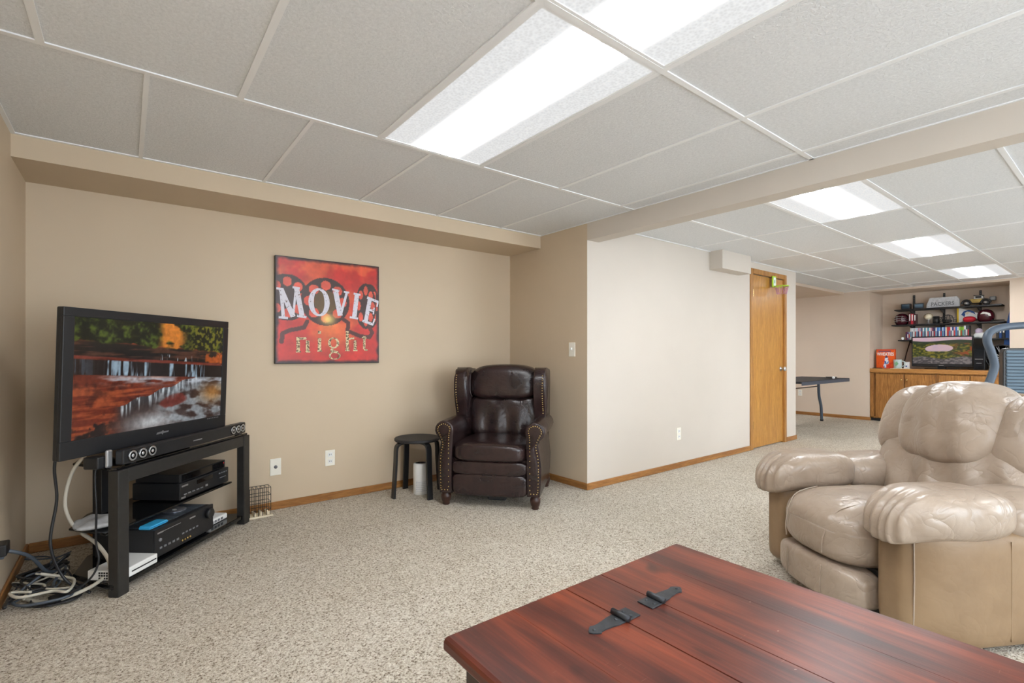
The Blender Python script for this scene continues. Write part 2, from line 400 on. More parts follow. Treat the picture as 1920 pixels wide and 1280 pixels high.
# ceiling lights: frame + diffuser lit by two tubes
def diffuser_mat(name, along):
    t = NT(name); tc = t.add('ShaderNodeTexCoord'); sp = t.add('ShaderNodeSeparateXYZ'); t.l.new(tc.outputs['Object'], sp.inputs[0])
    def m(op, a, b=None):
        n = t.add('ShaderNodeMath', operation=op)
        for i, v in enumerate((a, b)):
            if v is None: continue
            if isinstance(v, (int, float)): n.inputs[i].default_value = v
            else: t.l.new(v, n.inputs[i])
        return n.outputs[0]
    across = sp.outputs[0 if along == 'Y' else 1]
    d = m('ABSOLUTE', m('SUBTRACT', m('ABSOLUTE', across), .068))        # distance to nearer tube
    g = m('POWER', 2.718, m('MULTIPLY', m('MULTIPLY', d, d), -900))
    w1 = t.add('ShaderNodeTexVoronoi'); w1.inputs['Scale'].default_value = 85; t.l.new(tc.outputs['Object'], w1.inputs['Vector'])
    pr = m('MULTIPLY_ADD', w1.outputs['Distance'], .35); t.n[pr.node.name].inputs[2].default_value = .82
    e = m('MULTIPLY', m('MULTIPLY_ADD', g, TUBE), pr); g2 = e.node.inputs[0].links[0].from_node; g2.inputs[2].default_value = .62
    t.set((.3, .3, .3, 1), .45, spec=.2); t.b.inputs['Emission Color'].default_value = (.95, .975, 1, 1)
    t.l.new(e, t.b.inputs['Emission Strength']); return t.m
M['diffY'] = diffuser_mat('prismatic_diffuser_lengthwise', 'Y'); M['diffX'] = diffuser_mat('prismatic_diffuser_crosswise', 'X')
def clight(x0, x1, y0, y1, label, z=CZ-.002):
    e = empty('ceiling_light', ((x0+x1)/2, (y0+y1)/2, z), 0, label, 'ceiling light', 'fluorescent ceiling lights')
    w, d = (x1-x0)/2-T, (y1-y0)/2-T
    boxes('frame', [(-w, w, -d, -d+.012, 0, .06), (-w, w, d-.012, d, 0, .06), (-w, -w+.012, -d+.012, d-.012, 0, .06), (w-.012, w, -d+.012, d-.012, 0, .06), (-w, w, -d, d, .06, .065)], 'tee', e)
    box('diffuser', -w+.012, w-.012, -d+.012, d-.012, .004, .009, 'diffY' if d > w else 'diffX', e)
    return e
clight(P0, P0+PX_, 1.125, 2.345, 'long prismatic ceiling light nearest the movie poster wall')
clight(P0, P0+PX_, -.095, 1.125, 'long prismatic ceiling light at the top edge, end to end with another')
clight(P0, P0+PX_, -2.535, -1.315, 'long prismatic ceiling light behind the camera in the television room')  # unseen fixture added to brighten the television room
for i, (a, b) in enumerate(((3.30, 4.52), (5.74, 6.96), (8.18, 9.40))):
    clight(a, b, 1.06, 1.655, ['ceiling light panel partly hidden by the beam, nearest of three', 'middle of the three ceiling light panels beyond the beam', 'farthest ceiling light panel, just before the shelf alcove'][i])
    clight(a, b, yr[jl-4], yr[jl-3], ['ceiling light panel out of view behind the treadmill, nearest', 'ceiling light panel out of view behind the treadmill, middle', 'ceiling light panel out of view behind the treadmill, farthest'][i])  # second row is unseen, added to brighten the room beyond the beam

clight(7.5, 8.72, 3.9, 4.5, 'ceiling light fixed under the soffit beyond the door wall, out of view', 2.083)  # hidden lamp added to lift the brightness of the far wall
# ------------------------------------------------------------------ door
dr = struct(empty('door_1', ((DX0+DX1)/2, YW, 0)))
hw = (DX1-DX0)/2
box('door_leaf', -hw+.004, hw-.004, .008, .045, .012, DZ-.006, 'door', dr, .002, 1)
boxes('door_casing', [(-hw-.062, -hw, -.014, .01, 0, DZ+.06), (hw, hw+.062, -.014, .01, 0, DZ+.06), (-hw, hw, -.014, .01, DZ, DZ+.06)], 'oakz', dr, .004)
boxes('door_stop', [(-hw, -hw+.006, 0, .05, 0, DZ), (hw-.006, hw, 0, .05, 0, DZ)], 'oakz', dr)
for z in (.28, 1.06, 1.83): boxes('hinge', [(-hw+.0, -hw+.03, -.004, .012, z-.045, z+.045)], 'brass', dr, .003)
kn = lathe('door_knob', [(.028, 0), (.028, -.006), (.012, -.008), (.011, -.03), (.024, -.036), (.029, -.05), (.024, -.062), (.008, -.066)], 'silver', dr, (hw-.065, .008, .93), 20, True, 'Y')
# mini basketball hoop hung on the door
hp = empty('door_basketball_hoop', (6.24, YW-.014, 1.9), 0, 'neon green toy basketball hoop with pink net hung over the door', 'hoop')
box('backboard', -.045, .045, -.022, -.004, .03, .17, 'green', hp, .008)
painted('board_print', (-.03, -.0232, .05), (.06, 0, 0), (0, 0, .1), 8, 12, lambda U, V: lerp(np.array([235., 245, 240])+0*U[..., None], np.array([80., 150, 120.]), (np.hypot(U-.5, V-.5) < .25)*1.0), 'matteprint', hp)
boxes('hook', [(-.012, .012, -.006, .0, .1, .158)], 'green', hp)
ring = [(.075*math.cos(a), -.105+.075*math.sin(a), .035) for a in np.linspace(0, 2*PI, 33)]
rim = tube('rim', ring, .006, 'green', hp, 6, 0)
bm = bmesh.new()
nv = []
for k in range(12):
    a = 2*PI*k/12
    for q in (-1, 1):
        pts = [(.073*math.cos(a+q*.26*s/4)*(1-.1*s), -.105+.073*math.sin(a+q*.26*s/4)*(1-.1*s), .03-.03*s) for s in range(4)]
        nv.append(pts)
vs = []; fs = []
for pts in nv:
    for i in range(3):
        a, b = Vector(pts[i]), Vector(pts[i+1]); s = Vector((.0016, .0016, 0)); k = len(vs)
        vs += [a-s, a+s, b+s, b-s]; fs.append((k, k+1, k+2, k+3))
        s = Vector((.0016, -.0016, 0)); k = len(vs); vs += [a-s, a+s, b+s, b-s]; fs.append((k, k+1, k+2, k+3))
mk('net', vs, fs, 'pink', hp)

# ------------------------------------------------------------------ wall plates
def plate(name, loc, rz, label, cat, kind):
    e = empty(name, loc, rz, label, cat)
    box('cover_plate', -.037, .037, -.006, 0, -.06, .06, 'ivory', e, .003)
    if kind == 'outlet':
        for z in (-.026, .026):
            f = box('socket', -.017, .017, -.009, -.006, z-.015, z+.015, 'white', e, .003)
            boxes('slot', [(-.008, -.005, -.0095, -.008, z-.005, z+.007), (.005, .008, -.0095, -.008, z-.005, z+.007)], 'blackm', f)
    elif kind == 'switch': box('toggle', -.006, .006, -.02, -.006, -.004, .016, 'white', e, .002)
    else:
        lathe('coax_socket', [(.012, 0), (.012, -.004), (.005, -.005), (.005, -.014), (.001, -.015)], 'grey', e, (0, -.006, 0), 12, True, 'Y')
    return e
plate('cable_plate', (.846, YB, .305), 0, 'ivory cable jack plate below the poster, nearer the television', 'wall plate', 'coax')
plate('wall_outlet', (1.232, YB, .32), 0, 'ivory wall outlet on the poster wall, left of the stool', 'wall outlet', 'outlet')
plate('wall_outlet', (4.27, YW, .334), 0, 'white wall outlet low on the long pale wall', 'wall outlet', 'outlet')
plate('light_switch', (XB, 2.983, 1.154), -PI/2, 'ivory light switch on the short wall beside the leather wing chair', 'light switch', 'switch')
plate('wall_outlet', (XF, 3.93, .40), -PI/2, 'wall outlet on the far wall behind the folding table', 'wall outlet', 'outlet')

# ------------------------------------------------------------------ poster
S = .778
po = empty('movie_poster', (.837, YB-.03, 1.045), 0, 'square red movie night canvas with film reels on the tan wall', 'poster')
box('canvas', 0, S, 0, .028, 0, S, 'black', po, .003)
def art(U, V):
    n = fbm(U*6, V*6, 3); n2 = fbm(U*16, V*16, 8)
    c = lerp(np.array([196., 44, 34])+0*U[..., None], np.array([214., 84, 48]), ss(.4, .65, n))
    c = lerp(c, np.array([150., 22, 30]), ss(.35, .0, V)*ss(.35, .6, n)*.8)
    c = lerp(c, np.array([236., 120, 60]), np.exp(-((U-.5)**2+(V-.33)**2)/.03)*.75)
    def reel(c, cx, cy, rx, ry, holes, hub):
        d = np.hypot((U-cx)/rx, (V-cy)/ry)
        c = lerp(c, np.array([62., 36, 30]), (d < 1)*1.0)
        c = lerp(c, np.array([92., 66, 28]), (d < hub)*1.0)
        for a in holes:
            q = np.hypot((U-cx-.68*rx*math.cos(a))/(.2*rx), (V-cy-.68*ry*math.sin(a))/(.2*ry)); c = lerp(c, np.array([216., 84, 62]), (q < 1)*1.0)
        return c
    h8 = [PI/2+k*PI/4 for k in range(8)]
    c = reel(c, .10, .62, .20, .22, h8, .0); c = reel(c, .455, .60, .235, .235, h8, .48); c = reel(c, .905, .58, .10, .23, h8, .0); c = reel(c, .86, .58, .11, .235, h8, .0)
    for pts in ([(.28, .40), (.25, .34), (.12, .31), (.06, .28), (.05, .2)], [(.62, .44), (.68, .40), (.67, .32), (.80, .27), (.90, .26), (.93, .31), (.90, .36)]):
        for i in range(len(pts)-1):
            (ax, ay), (bx, by) = pts[i], pts[i+1]; t = np.clip(((U-ax)*(bx-ax)+(V-ay)*(by-ay))/((bx-ax)**2+(by-ay)**2), 0, 1)
            c = lerp(c, np.array([84., 34, 26]), (np.hypot(U-ax-t*(bx-ax), V-ay-t*(by-ay)) < .02)*1.0)
    c = lerp(c, np.array([246., 214, 120]), np.exp(-((U-.48)**2/.0045+(V-.43)**2/.003)))
    ed = np.minimum(np.minimum(U, 1-U), np.minimum(V, 1-V))
    c = lerp(c, np.array([48., 20, 22]), ss(.035, .0, ed+.03*(n2-.5)))
    return c*(.86+.28*n2[..., None])
painted('painting', (.004, -.001, .004), (S-.008, 0, 0), (0, 0, S-.008), 150, 150, art, 'print', po)
def glyph(name, strokes, mat, y=-.0026, extra=()):
    """letter of straight strokes (x0,z0,x1,z1,width) in poster fractions"""
    vs = []; fs = []
    for (a, b, c_, d, wd) in strokes:
        p = Vector((a, 0, b)); q = Vector((c_, 0, d)); n = Vector((-(q-p).z, 0, (q-p).x)).normalized()*wd/2; k = len(vs)
        vs += [p-n, q-n, q+n, p+n]; fs.append((k, k+1, k+2, k+3))
    for (cx, cz, rx, rz, wd, a0, a1) in extra:
        N = 28; k = len(vs)
        for i in range(N+1):
            a = a0+(a1-a0)*i/N; ww = wd*(.45+.55*abs(math.cos(a)))
            for s in (-.5, .5): vs.append(Vector((cx+(rx+s*ww)*math.cos(a), 0, cz+(rz+s*ww*.8)*math.sin(a))))
        for i in range(N): fs.append((k+2*i, k+2*i+1, k+2*i+3, k+2*i+2))
    vs = [Vector((v.x*S, y-.00012*i_, v.z*S)) for i_, v in ((i//4, v) for i, v in enumerate(vs))]
    return mk(name, vs, fs, mat, po)
t = NT('chipped_white_paint'); v = t.coord(); t.set(t.ramp(t.noise(v, 60, 4, .7), [(.34, col(90, 60, 56)), (.42, col(216, 212, 222))]), .5); M['chip'] = t.m
t = NT('chipped_cream_paint'); v = t.coord(); t.set(t.ramp(t.noise(v, 70, 4, .7), [(.45, col(98, 70, 46)), (.53, col(226, 204, 160))]), .5); M['chip2'] = t.m
glyph('letter_m', [(.07, .43, .05, .69, .03), (.05, .69, .155, .44, .045), (.155, .44, .18, .71, .02), (.185, .71, .235, .45, .045), (.03, .43, .11, .425, .022), (.19, .45, .275, .44, .022), (.01, .695, .07, .69, .02), (.15, .715, .215, .71, .02)], 'chip')
glyph('letter_o', [], 'chip', extra=[(.392, .59, .075, .125, .05, 0, 2*PI)])
glyph('letter_v', [(.55, .71, .595, .47, .05), (.66, .70, .60, .48, .024), (.515, .725, .585, .715, .018), (.63, .71, .685, .705, .018)], 'chip')
glyph('letter_i', [(.765, .70, .735, .455, .045), (.73, .70, .80, .69, .02), (.69, .46, .775, .45, .02)], 'chip')
glyph('letter_e', [(.90, .66, .855, .42, .042), (.87, .67, .99, .63, .026), (.985, .63, .975, .58, .016), (.885, .545, .945, .535, .022), (.945, .57, .935, .50, .014), (.82, .43, .935, .395, .026), (.93, .395, .95, .455, .016)], 'chip')
glyph('letter_n', [(.20, .11, .20, .25, .032), (.285, .11, .285, .22, .032), (.20, .235, .275, .24, .02), (.18, .112, .225, .112, .014), (.265, .112, .31, .112, .014)], 'chip2')
glyph('letter_i_small', [(.395, .12, .395, .245, .032), (.375, .12, .42, .12, .014), (.395, .285, .395, .315, .03)], 'chip2')
glyph('letter_g', [(.535, .155, .50, .125, .016), (.50, .125, .575, .105, .024)], 'chip2', extra=[(.53, .20, .042, .048, .026, 0, 2*PI), (.54, .075, .048, .034, .018, 0, 2*PI)])
glyph('letter_h', [(.665, .125, .665, .32, .03), (.745, .125, .745, .23, .03), (.665, .24, .735, .25, .018), (.645, .127, .69, .127, .014), (.725, .127, .77, .127, .014)], 'chip2')
glyph('letter_t', [(.84, .14, .84, .275, .026), (.84, .135, .875, .13, .018), (.815, .255, .865, .255, .014)], 'chip2')

# ------------------------------------------------------------------ television corner
SA = math.atan2(.755, .655)
SO = (-.034, 2.897)
st = empty('tv_stand', (SO[0], SO[1], 0), SA, 'black metal corner television stand with dark glass shelves', 'tv stand')
# local: x along the front, y towards the corner
poly = [(0.0, 0), (1.02, 0), (1.03, .02), (.93, .30), (.72, .43), (.30, .43), (.09, .30), (-.01, .02)]
for nm, z0, z1 in (('top_shelf', .5805, .593), ('middle_shelf', .268, .28), ('bottom_shelf', .035, .06)):
    prism(nm, poly if nm != 'middle_shelf' else [(.03, .08), (.98, .08), (.93, .30), (.72, .43), (.30, .43), (.09, .32)], 'Z', z0, z1, 'glass', st, .004, 2)
def leg(x0, y0):
    box('leg', x0, x0+.062, y0, y0+.05, 0, .58, 'stand', st, .004)
leg(-.005, -.012); leg(.965, -.012)
box('front_rail', .057, .965, -.008, .03, .515, .58, 'stand', st, .003)
for x in (.30, .66): box('leg', x, x+.06, .35, .40, 0, .565, 'black', st, .003)
# television (leans very slightly forward)
tvp = Vector((-.229, 2.832, .609)); ta = math.atan2(3.559-2.832, .485+.229)
tv = empty('television', tvp, ta, 'large black flat television showing a waterfall, on the corner stand', 'television')
tv.rotation_euler = (math.radians(2.0), 0, ta)
W, HT = 1.02, .66; b0 = .049
box('casing', 0, W, .004, .03, b0, b0+HT, 'bplast', tv, .006, 2)
box('back_bulge', .16, W-.16, .03, .085, b0+.06, b0+HT-.12, 'bplast', tv, .02, 2)
boxes('bezel', [(0, W, -.006, .006, b0, b0+.08), (0, W, -.006, .006, b0+HT-.04, b0+HT), (0, .05, -.006, .006, b0+.08, b0+HT-.04), (W-.045, W, -.006, .006, b0+.08, b0+HT-.04)], 'bplast', tv, .003)
def falls(U, V):
    n = fbm(U*22, V*14, 1, 5); nf = fbm(U*60, V*36, 2, 3); st_ = fbm(U*90, V*5, 9, 3); hs = fbm(U*6, V*46, 12, 4); Z = 0*U[..., None]
    Vb = V+.10*(U-.23)                                                # rock beds dip to the right
    c = lerp(np.array([104., 42, 26])+Z, np.array([152., 72, 40]), ss(.38, .66, hs)); c = lerp(c, np.array([54., 24, 20]), ss(.5, .72, n)*.6)
    line = .236+(U-.242)*.427+.012*np.sin(U*40); below = (V < line)*1.0
    c = lerp(c, np.array([58., 42, 38]), below*ss(.18, .3, U)); c = lerp(c, np.array([36., 24, 20]), below*ss(.30, .12, U)*ss(.45, .6, n))
    c = lerp(c, np.array([150., 158, 164]), below*ss(.40, .58, U)*ss(.32, .62, fbm(U*10-V*6, V*16+U*8, 41))*.85)
    c = lerp(c, np.array([214., 220, 224]), below*np.exp(-((U-.45)/.16)**2-((V-.05)/.09)**2)*.8)
    c = lerp(c, np.array([176., 122, 62]), below*np.exp(-((U-.92)/.10)**2-((V-.27)/.10)**2)*.85)
    c = lerp(c, np.array([112., 46, 38]), below*ss(1.15, .85, np.hypot((U-.60)/.10, (V-.235-.2*(U-.6))/.065)+.5*(n-.5))*.9)
    cur = below*ss(line-.15, line-.01, V)*ss(.22, .27, U)*ss(.86, .78, U); c = lerp(c, np.array([60., 66, 72]), cur*.55); c = lerp(c, np.array([206., 216, 222]), cur*ss(.42, .66, st_)*.9)
    foam = np.exp(-((Vb-.475)/.04)**2)*ss(.08, .25, U)*ss(.36, .62, fbm(U*9, V*34, 4)); c = lerp(c, np.array([184., 190, 200]), foam*.9)
    band = ss(.505, .515, Vb)*ss(.645, .635, Vb); c = lerp(c, np.array([32., 22, 20]), band)
    win_ = ss(.155, .17, U)*ss(.44, .42, U)+ss(.56, .57, U)*ss(.61, .60, U)+ss(.68, .69, U)*ss(.85, .83, U)
    c = lerp(c, np.array([158., 182, 200]), band*ss(.40, .64, st_)*win_*.92); c = lerp(c, np.array([70., 86, 100]), band*ss(.5, .7, st_)*(1-win_)*ss(.2, .0, U)*.7)
    c = lerp(c, np.array([122., 54, 42]), ss(.64, .645, Vb)*ss(.69, .67, Vb)*ss(.3, .55, hs))
    r2 = ss(.66, .675, Vb)*ss(.80, .785, Vb); c = lerp(c, lerp(np.array([26., 21, 20])+Z, np.array([78., 48, 36]), ss(.46, .7, hs)), r2)
    c = lerp(c, np.array([178., 84, 32]), r2*ss(.72, .9, U)*ss(.42, .6, n)); c = lerp(c, np.array([190., 200, 206]), r2*ss(.45, .5, U)*ss(.75, .7, U)*ss(.735, .72, Vb)*ss(.62, .72, st_))
    tree = lerp(np.array([16., 22, 10])+Z, np.array([74., 88, 26]), ss(.42, .72, n*.6+nf*.4))
    tree = lerp(tree, np.array([216., 128, 46]), ss(.46, .54, U)*ss(.72, .62, U)*ss(.40, .58, fbm(U*9, V*9, 21)+.3*(V-.85))); tree = lerp(tree, np.array([120., 112, 30]), ss(.62, .8, U)*ss(.45, .62, nf)*.8)
    c = lerp(c, tree, ss(.785, .80, Vb+.05*(n-.5)))
    return c*(.82+.36*nf[..., None])
painted('screen', (.05, -.002, b0+.08), (W-.095, 0, 0), (0, 0, HT-.12), 260, 150, falls, 'screen', tv)
box('stand_neck', .43, .59, .02, .06, .0, b0+.02, 'bplast', tv, .004)
box('stand_foot', .30, .74, .0, .17, -.0155, .004, 'blackg', tv, .006)
prism('logo_mark', [(.495, b0+.036), (.50, b0+.046), (.53, b0+.048), (.537, b0+.054), (.543, b0+.047), (.575, b0+.047), (.572, b0+.039), (.54, b0+.039), (.535, b0+.031), (.528, b0+.038)], 'Y', -.0072, -.006, 'silver', tv)
boxes('control_marks', [(.86+.014*k, .868+.014*k, -.0072, -.006, b0+.07, b0+.073) for k in range(7)], 'silver', tv)
# sound bar
sb = empty('sound_bar', (SO[0], SO[1], .5935), SA, 'long black sound bar with round silver drivers in front of the television', 'sound bar')
box('bar_body', .03, .995, -.004, .036, .006, .074, 'bplast', sb, .006)
for x in (.08, .93): box('bar_foot', x, x+.03, 0, .03, 0, .006, 'black', sb)
for x in (.085, .145, .205, .865, .915, .96):
    d = lathe('driver', [(.024, 0), (.024, -.003), (.019, -.004), (.012, .001), (.007, -.003), (.001, -.005)], 'silver', sb, (x, -.0045, .04), 20, True, 'Y'); lathe('surround', [(.029, 0), (.029, -.0015), (.024, -.0025)], 'blackg', d, (x, -.004, .04), 20, True, 'Y'); sphere('dust_cap', (x, -.005, .04), .008, 'grey', d, 12, (1, .5, 1))
boxes('display_badge', [(.50, .57, -.0055, -.004, .034, .04)], 'silver', sb)
# small sensor box with silver face, on the stand's left end
sn = empty('webcam', (SO[0], SO[1], .5935), SA, 'small black and silver box clipped beside the sound bar', 'webcam')
box('clip_body', -.045, .015, .05, .12, 0, .055, 'bplast', sn, .006)
box('silver_face', -.012, .022, .036, .05, .0, .082, 'silver', sn, .008)
# disc player and video recorder on the middle shelf
vr = empty('video_recorder', (SO[0], SO[1], .281), SA, 'black video recorder with buttons on the middle glass shelf', 'video recorder')
box('case', .52, .96, .09, .37, .006, .10, 'bplast', vr, .004)
boxes('front_buttons', [(.55+.035*k, .57+.035*k, .086, .09, .03, .036) for k in range(5)]+[(.86+.022*k, .872+.022*k, .086, .09, .075, .082) for k in range(4)], 'grey', vr)
boxes('tape_slot', [(.66, .80, .087, .09, .066, .088)], 'blackg', vr)
box('centre_mark', .735, .755, .0885, .0905, .03, .042, 'silver', vr, .002, 1); box('logo_mark', .535, .585, .0885, .0905, .078, .087, 'silver', vr)
box('model_mark', .53, .565, .0885, .0905, .012, .022, 'silver', vr); box('corner_mark', .87, .93, .0885, .0905, .046, .051, 'silver', vr)
dp = empty('disc_player', (SO[0], SO[1], .381), SA, 'slim black disc player stacked on the video recorder', 'disc player')
box('case', .53, .94, .10, .36, .002, .05, 'bplast', dp, .003)
boxes('front_panel', [(.55, .92, .0965, .10, .008, .044)], 'blackg', dp)
box('power_light', .915, .922, .095, .097, .03, .037, 'red', dp)
# receiver with disc and blue case on its top
rc = empty('av_receiver', (SO[0], SO[1], .061), SA, 'large black receiver with volume knob on the bottom shelf', 'receiver')
box('case', .25, .70, .03, .34, .012, .155, 'blackm', rc, .004)
box('front_panel', .248, .702, .018, .032, .012, .157, 'bplast', rc, .003)
for k in range(8): box('vent_slat', .27+.053*k, .318+.053*k, .06, .32, .155, .1572, plain('slate_vent', col(70, 76, 84), .4) if k == 0 else bpy.data.materials['slate_vent'], rc)
lathe('volume_knob', [(.03, 0), (.03, -.018), (.026, -.022), (.001, -.022)], 'bplast', rc, (.655, .018, .115), 24, True, 'Y')
boxes('front_button', [(.28+.03*k, .295+.03*k, .0155, .018, .05, .06) for k in range(5)]+[(.44+.028*k, .455+.028*k, .0155, .018, .068, .076) for k in range(5)], 'grey', rc)
for k in range(4): lathe('jack', [(.006, 0), (.006, -.006), (.003, -.006)], 'brass', rc, (.44+.02*k, .018, .035), 10, True, 'Y')
box('logo_mark', .265, .305, .0165, .0185, .131, .138, 'silver', rc); box('trim_line', .305, .43, .0165, .0185, .134, .1365, 'silver', rc); box('model_mark', .50, .545, .0165, .0185, .131, .138, 'silver', rc)
lathe('power_button', [(.009, 0), (.009, -.005), (.006, -.006), (.001, -.006)], 'grey', rc, (.282, .018, .098), 16, True, 'Y')
for x in (.28, .67):
    for y in (.06, .31): lathe('foot', [(.018, 0), (.018, .013)], 'black', rc, (x, y, -.001), 12)
def sl(x, y, z):
    c, s = math.cos(SA), math.sin(SA); return (SO[0]+c*x-s*y, SO[1]+s*x+c*y, z)
d_ = empty('compact_disc', sl(.57, .16, .2195), SA, 'silver compact disc lying on the receiver', 'disc')
lathe('disc_plate', [(.0599, 0), (.06, .0006), (.06, .0012), (.0599, .0016)], 'disc', d_, (0, 0, 0), 32, False)
lathe('hub', [(.012, .0016), (.012, .0022), (.004, .0022)], 'white', d_, (0, 0, 0), 16, False)
bc = empty('blue_case', sl(.31, .075, .2195), SA, 'small sky blue plastic case on the receiver corner', 'case')
prism('shell', [(-.06, 0), (.06, 0), (.066, .008), (.055, .016), (-.055, .016), (-.062, .006)], 'Y', -.03, .03, 'cyan', bc, .003)
boxes('lid_seam', [(-.058, .058, -.0306, -.03, .007, .009)], 'blue', bc)
# white game console lying on the bottom shelf
gc = empty('game_console', (SO[0], SO[1], .0605), SA, 'white game console lying on the left of the bottom shelf', 'game console')
box('case', .03, .245, .0, .17, .0, .046, 'white', gc, .005)
box('disc_slot', .085, .235, -.0012, .0005, .02, .026, 'black', gc)
boxes('vent', [(.0285, .0305, .07+.012*k, .078+.012*k, .008+.012*j, .016+.012*j) for k in range(4) for j in range(3)], 'black', gc)
# cloth on the middle shelf, white adapter on the right
def crum(x, q): return (x.x, x.y, x.z+.008*math.sin(x.x*60)*math.cos(x.y*50) if q[2] > 0 else x.z)
ba = cushion('paper_bag', sl(.13, .22, .2995), (.17, .2, .036), 'weathered', None, 3, 10, crum); tag(ba, 'crumpled pale paper bag on the left of the middle shelf', 'paper bag')
ad = empty('white_router', sl(.83, .12, .061), SA, 'white router box with cables at the right of the bottom shelf', 'router')
box('case', -.09, .09, -.05, .06, 0, .035, 'white', ad, .01, 3)
boxes('port_row', [(-.07+.03*k, -.05+.03*k, -.0515, -.05, .01, .024) for k in range(4)], 'grey', ad)
# wire rack by the wall
wr = empty('wire_rack', (.70, 3.745, 0), 0, 'small black wire rack on a pale wooden base by the stand', 'wire rack')
box('wood_base', -.08, .10, -.05, .05, 0, .012, 'cream', wr, .003)
vs = []; fs = []
def wire(a, b, r=.002):
    a, b = Vector(a), Vector(b); d = (b-a).normalized(); s = d.cross(Vector((.3, .5, .81))).normalized()*r; u = s.cross(d).normalized()*r; k = len(vs)
    for p in (a, b): vs.extend([p+s, p+u, p-s, p-u])
    for i in range(4): fs.append((k+i, k+(i+1) % 4, k+4+(i+1) % 4, k+4+i))
for k in range(7):
    x = -.07+.026*k
    for y in (-.04, .04): wire((x, y, .012), (x, y, .2))
    wire((x, -.04, .2), (x, .04, .2))
for z in (.05, .1, .15, .2):
    for y in (-.04, .04): wire((-.07, y, z), (.086, y, z))
    for x in (-.07, .086): wire((x, -.04, z), (x, .04, z))
mk('wire_cage', vs, fs, 'black', wr)
for k in range(4): box('wood_slat', -.06+.04*k, -.045+.04*k, -.035, .035, .012, .035, 'cream', wr, .002)
# cables behind and beside the stand
ords_ = 'first second third fourth fifth sixth seventh eighth ninth tenth eleventh twelfth'.split()
def cable(pts, r, mat, label, group='tangled cables beside the television stand'):
    o = tube('cable', pts, r, mat, None, 6, 8); return tag(o, label, 'cable', group)
cable([(-.215, 3.02, .80), (-.255, 3.04, .62), (-.25, 3.06, .45), (-.27, 3.05, .25), (-.22, 3.05, .08), (-.13, 3.0, .012)], .006, 'cable_b', 'black cable hanging from the left end of the television')
cable([(-.14, 3.02, .66), (-.2, 3.08, .56), (-.225, 3.10, .42), (-.20, 3.12, .31), (-.17, 3.14, .292)], .008, 'cable_w', 'thick cream cable dropping to the middle glass shelf')
cable([(-.17, 3.16, .25), (-.10, 3.06, .2), (-.06, 3.0, .11), (-.12, 2.98, .05), (-.26, 3.0, .012), (-.36, 3.12, .012), (-.37, 3.3, .014), (-.30, 3.42, .02), (-.25, 3.38, .03)], .009, 'cable_w', 'thick cream cable looping out across the carpet')
cable([(-.085, 2.985, .63), (-.112, 2.985, .57), (-.108, 2.97, .4), (-.11, 2.98, .25), (-.10, 2.965, .16), (-.14, 2.96, .08), (-.26, 2.98, .012), (-.36, 3.02, .012)], .005, 'cable_b', 'black cable running down the front left leg')
cable([(-.43, 3.07, .26), (-.38, 3.08, .235), (-.34, 3.12, .19), (-.30, 3.18, .10), (-.27, 3.26, .06), (-.25, 3.36, .05)], .008, 'cable_g', 'slate cable plugged into the left wall')
for i in range(12):
    pts = []; px, py = rnd.uniform(-.38, -.24), rnd.uniform(3.0, 3.5); ang = rnd.uniform(0, 6.28)
    for k in range(9):
        near = math.exp(-((px+.27)**2+(py-3.25)**2)/.015)
        pts.append((px, py, .012+.004*i+near*.09*rnd.random()))
        ang += rnd.choice((1, 1, 1, -1))*rnd.uniform(.5, 1.1); stp = rnd.uniform(.06, .12)
        px += stp*math.cos(ang); py += stp*1.2*math.sin(ang)
        if py < 2.96 or py > 3.6: py = min(max(py, 2.96), 3.6); ang += 1.5
        xm = -.065-(py-2.897)*.65 if py < 3.16 else -.235
        if px < -.405 or px > xm: px = min(max(px, -.405), xm); ang += 1.5
    cable(pts, .004+.0012*(i % 3), ['cable_b', 'cable_g', 'cable_b', 'cable_w'][i % 4], ['black', 'slate grey', 'thick black', 'cream'][i % 4]+' cable lying in the floor tangle left of the television stand')
pw = empty('power_adapter', (-.22, 3.02, 0), .5, 'black power brick lying on the carpet among the cables', 'power adapter')
box('brick', -.05, .05, -.03, .03, 0, .03, 'bplast', pw, .006); tube('cord_end', [(.05, 0, .015), (.08, .01, .012), (.12, .05, .008)], .004, 'cable_b', pw, 6)
ps = empty('power_strip', (-.31, 3.38, 0), 1.25, 'dark grey power strip half buried under the cables', 'power strip')
box('strip_body', -.13, .13, -.03, .03, 0, .035, 'blackm', ps, .006); boxes('strip_socket', [(-.1+.05*k, -.075+.05*k, -.012, .012, .034, .0365) for k in range(5)], 'grey', ps)
wp = empty('wall_plug', (XL, 3.05, .25), 0, 'black plug block on the left wall', 'plug')
box('plug_body', 0, .04, -.06, .03, .0, .05, 'bplast', wp, .006); box('cord_grip', .012, .028, -.03, -.01, -.018, 0, 'cable_g', wp, .004)

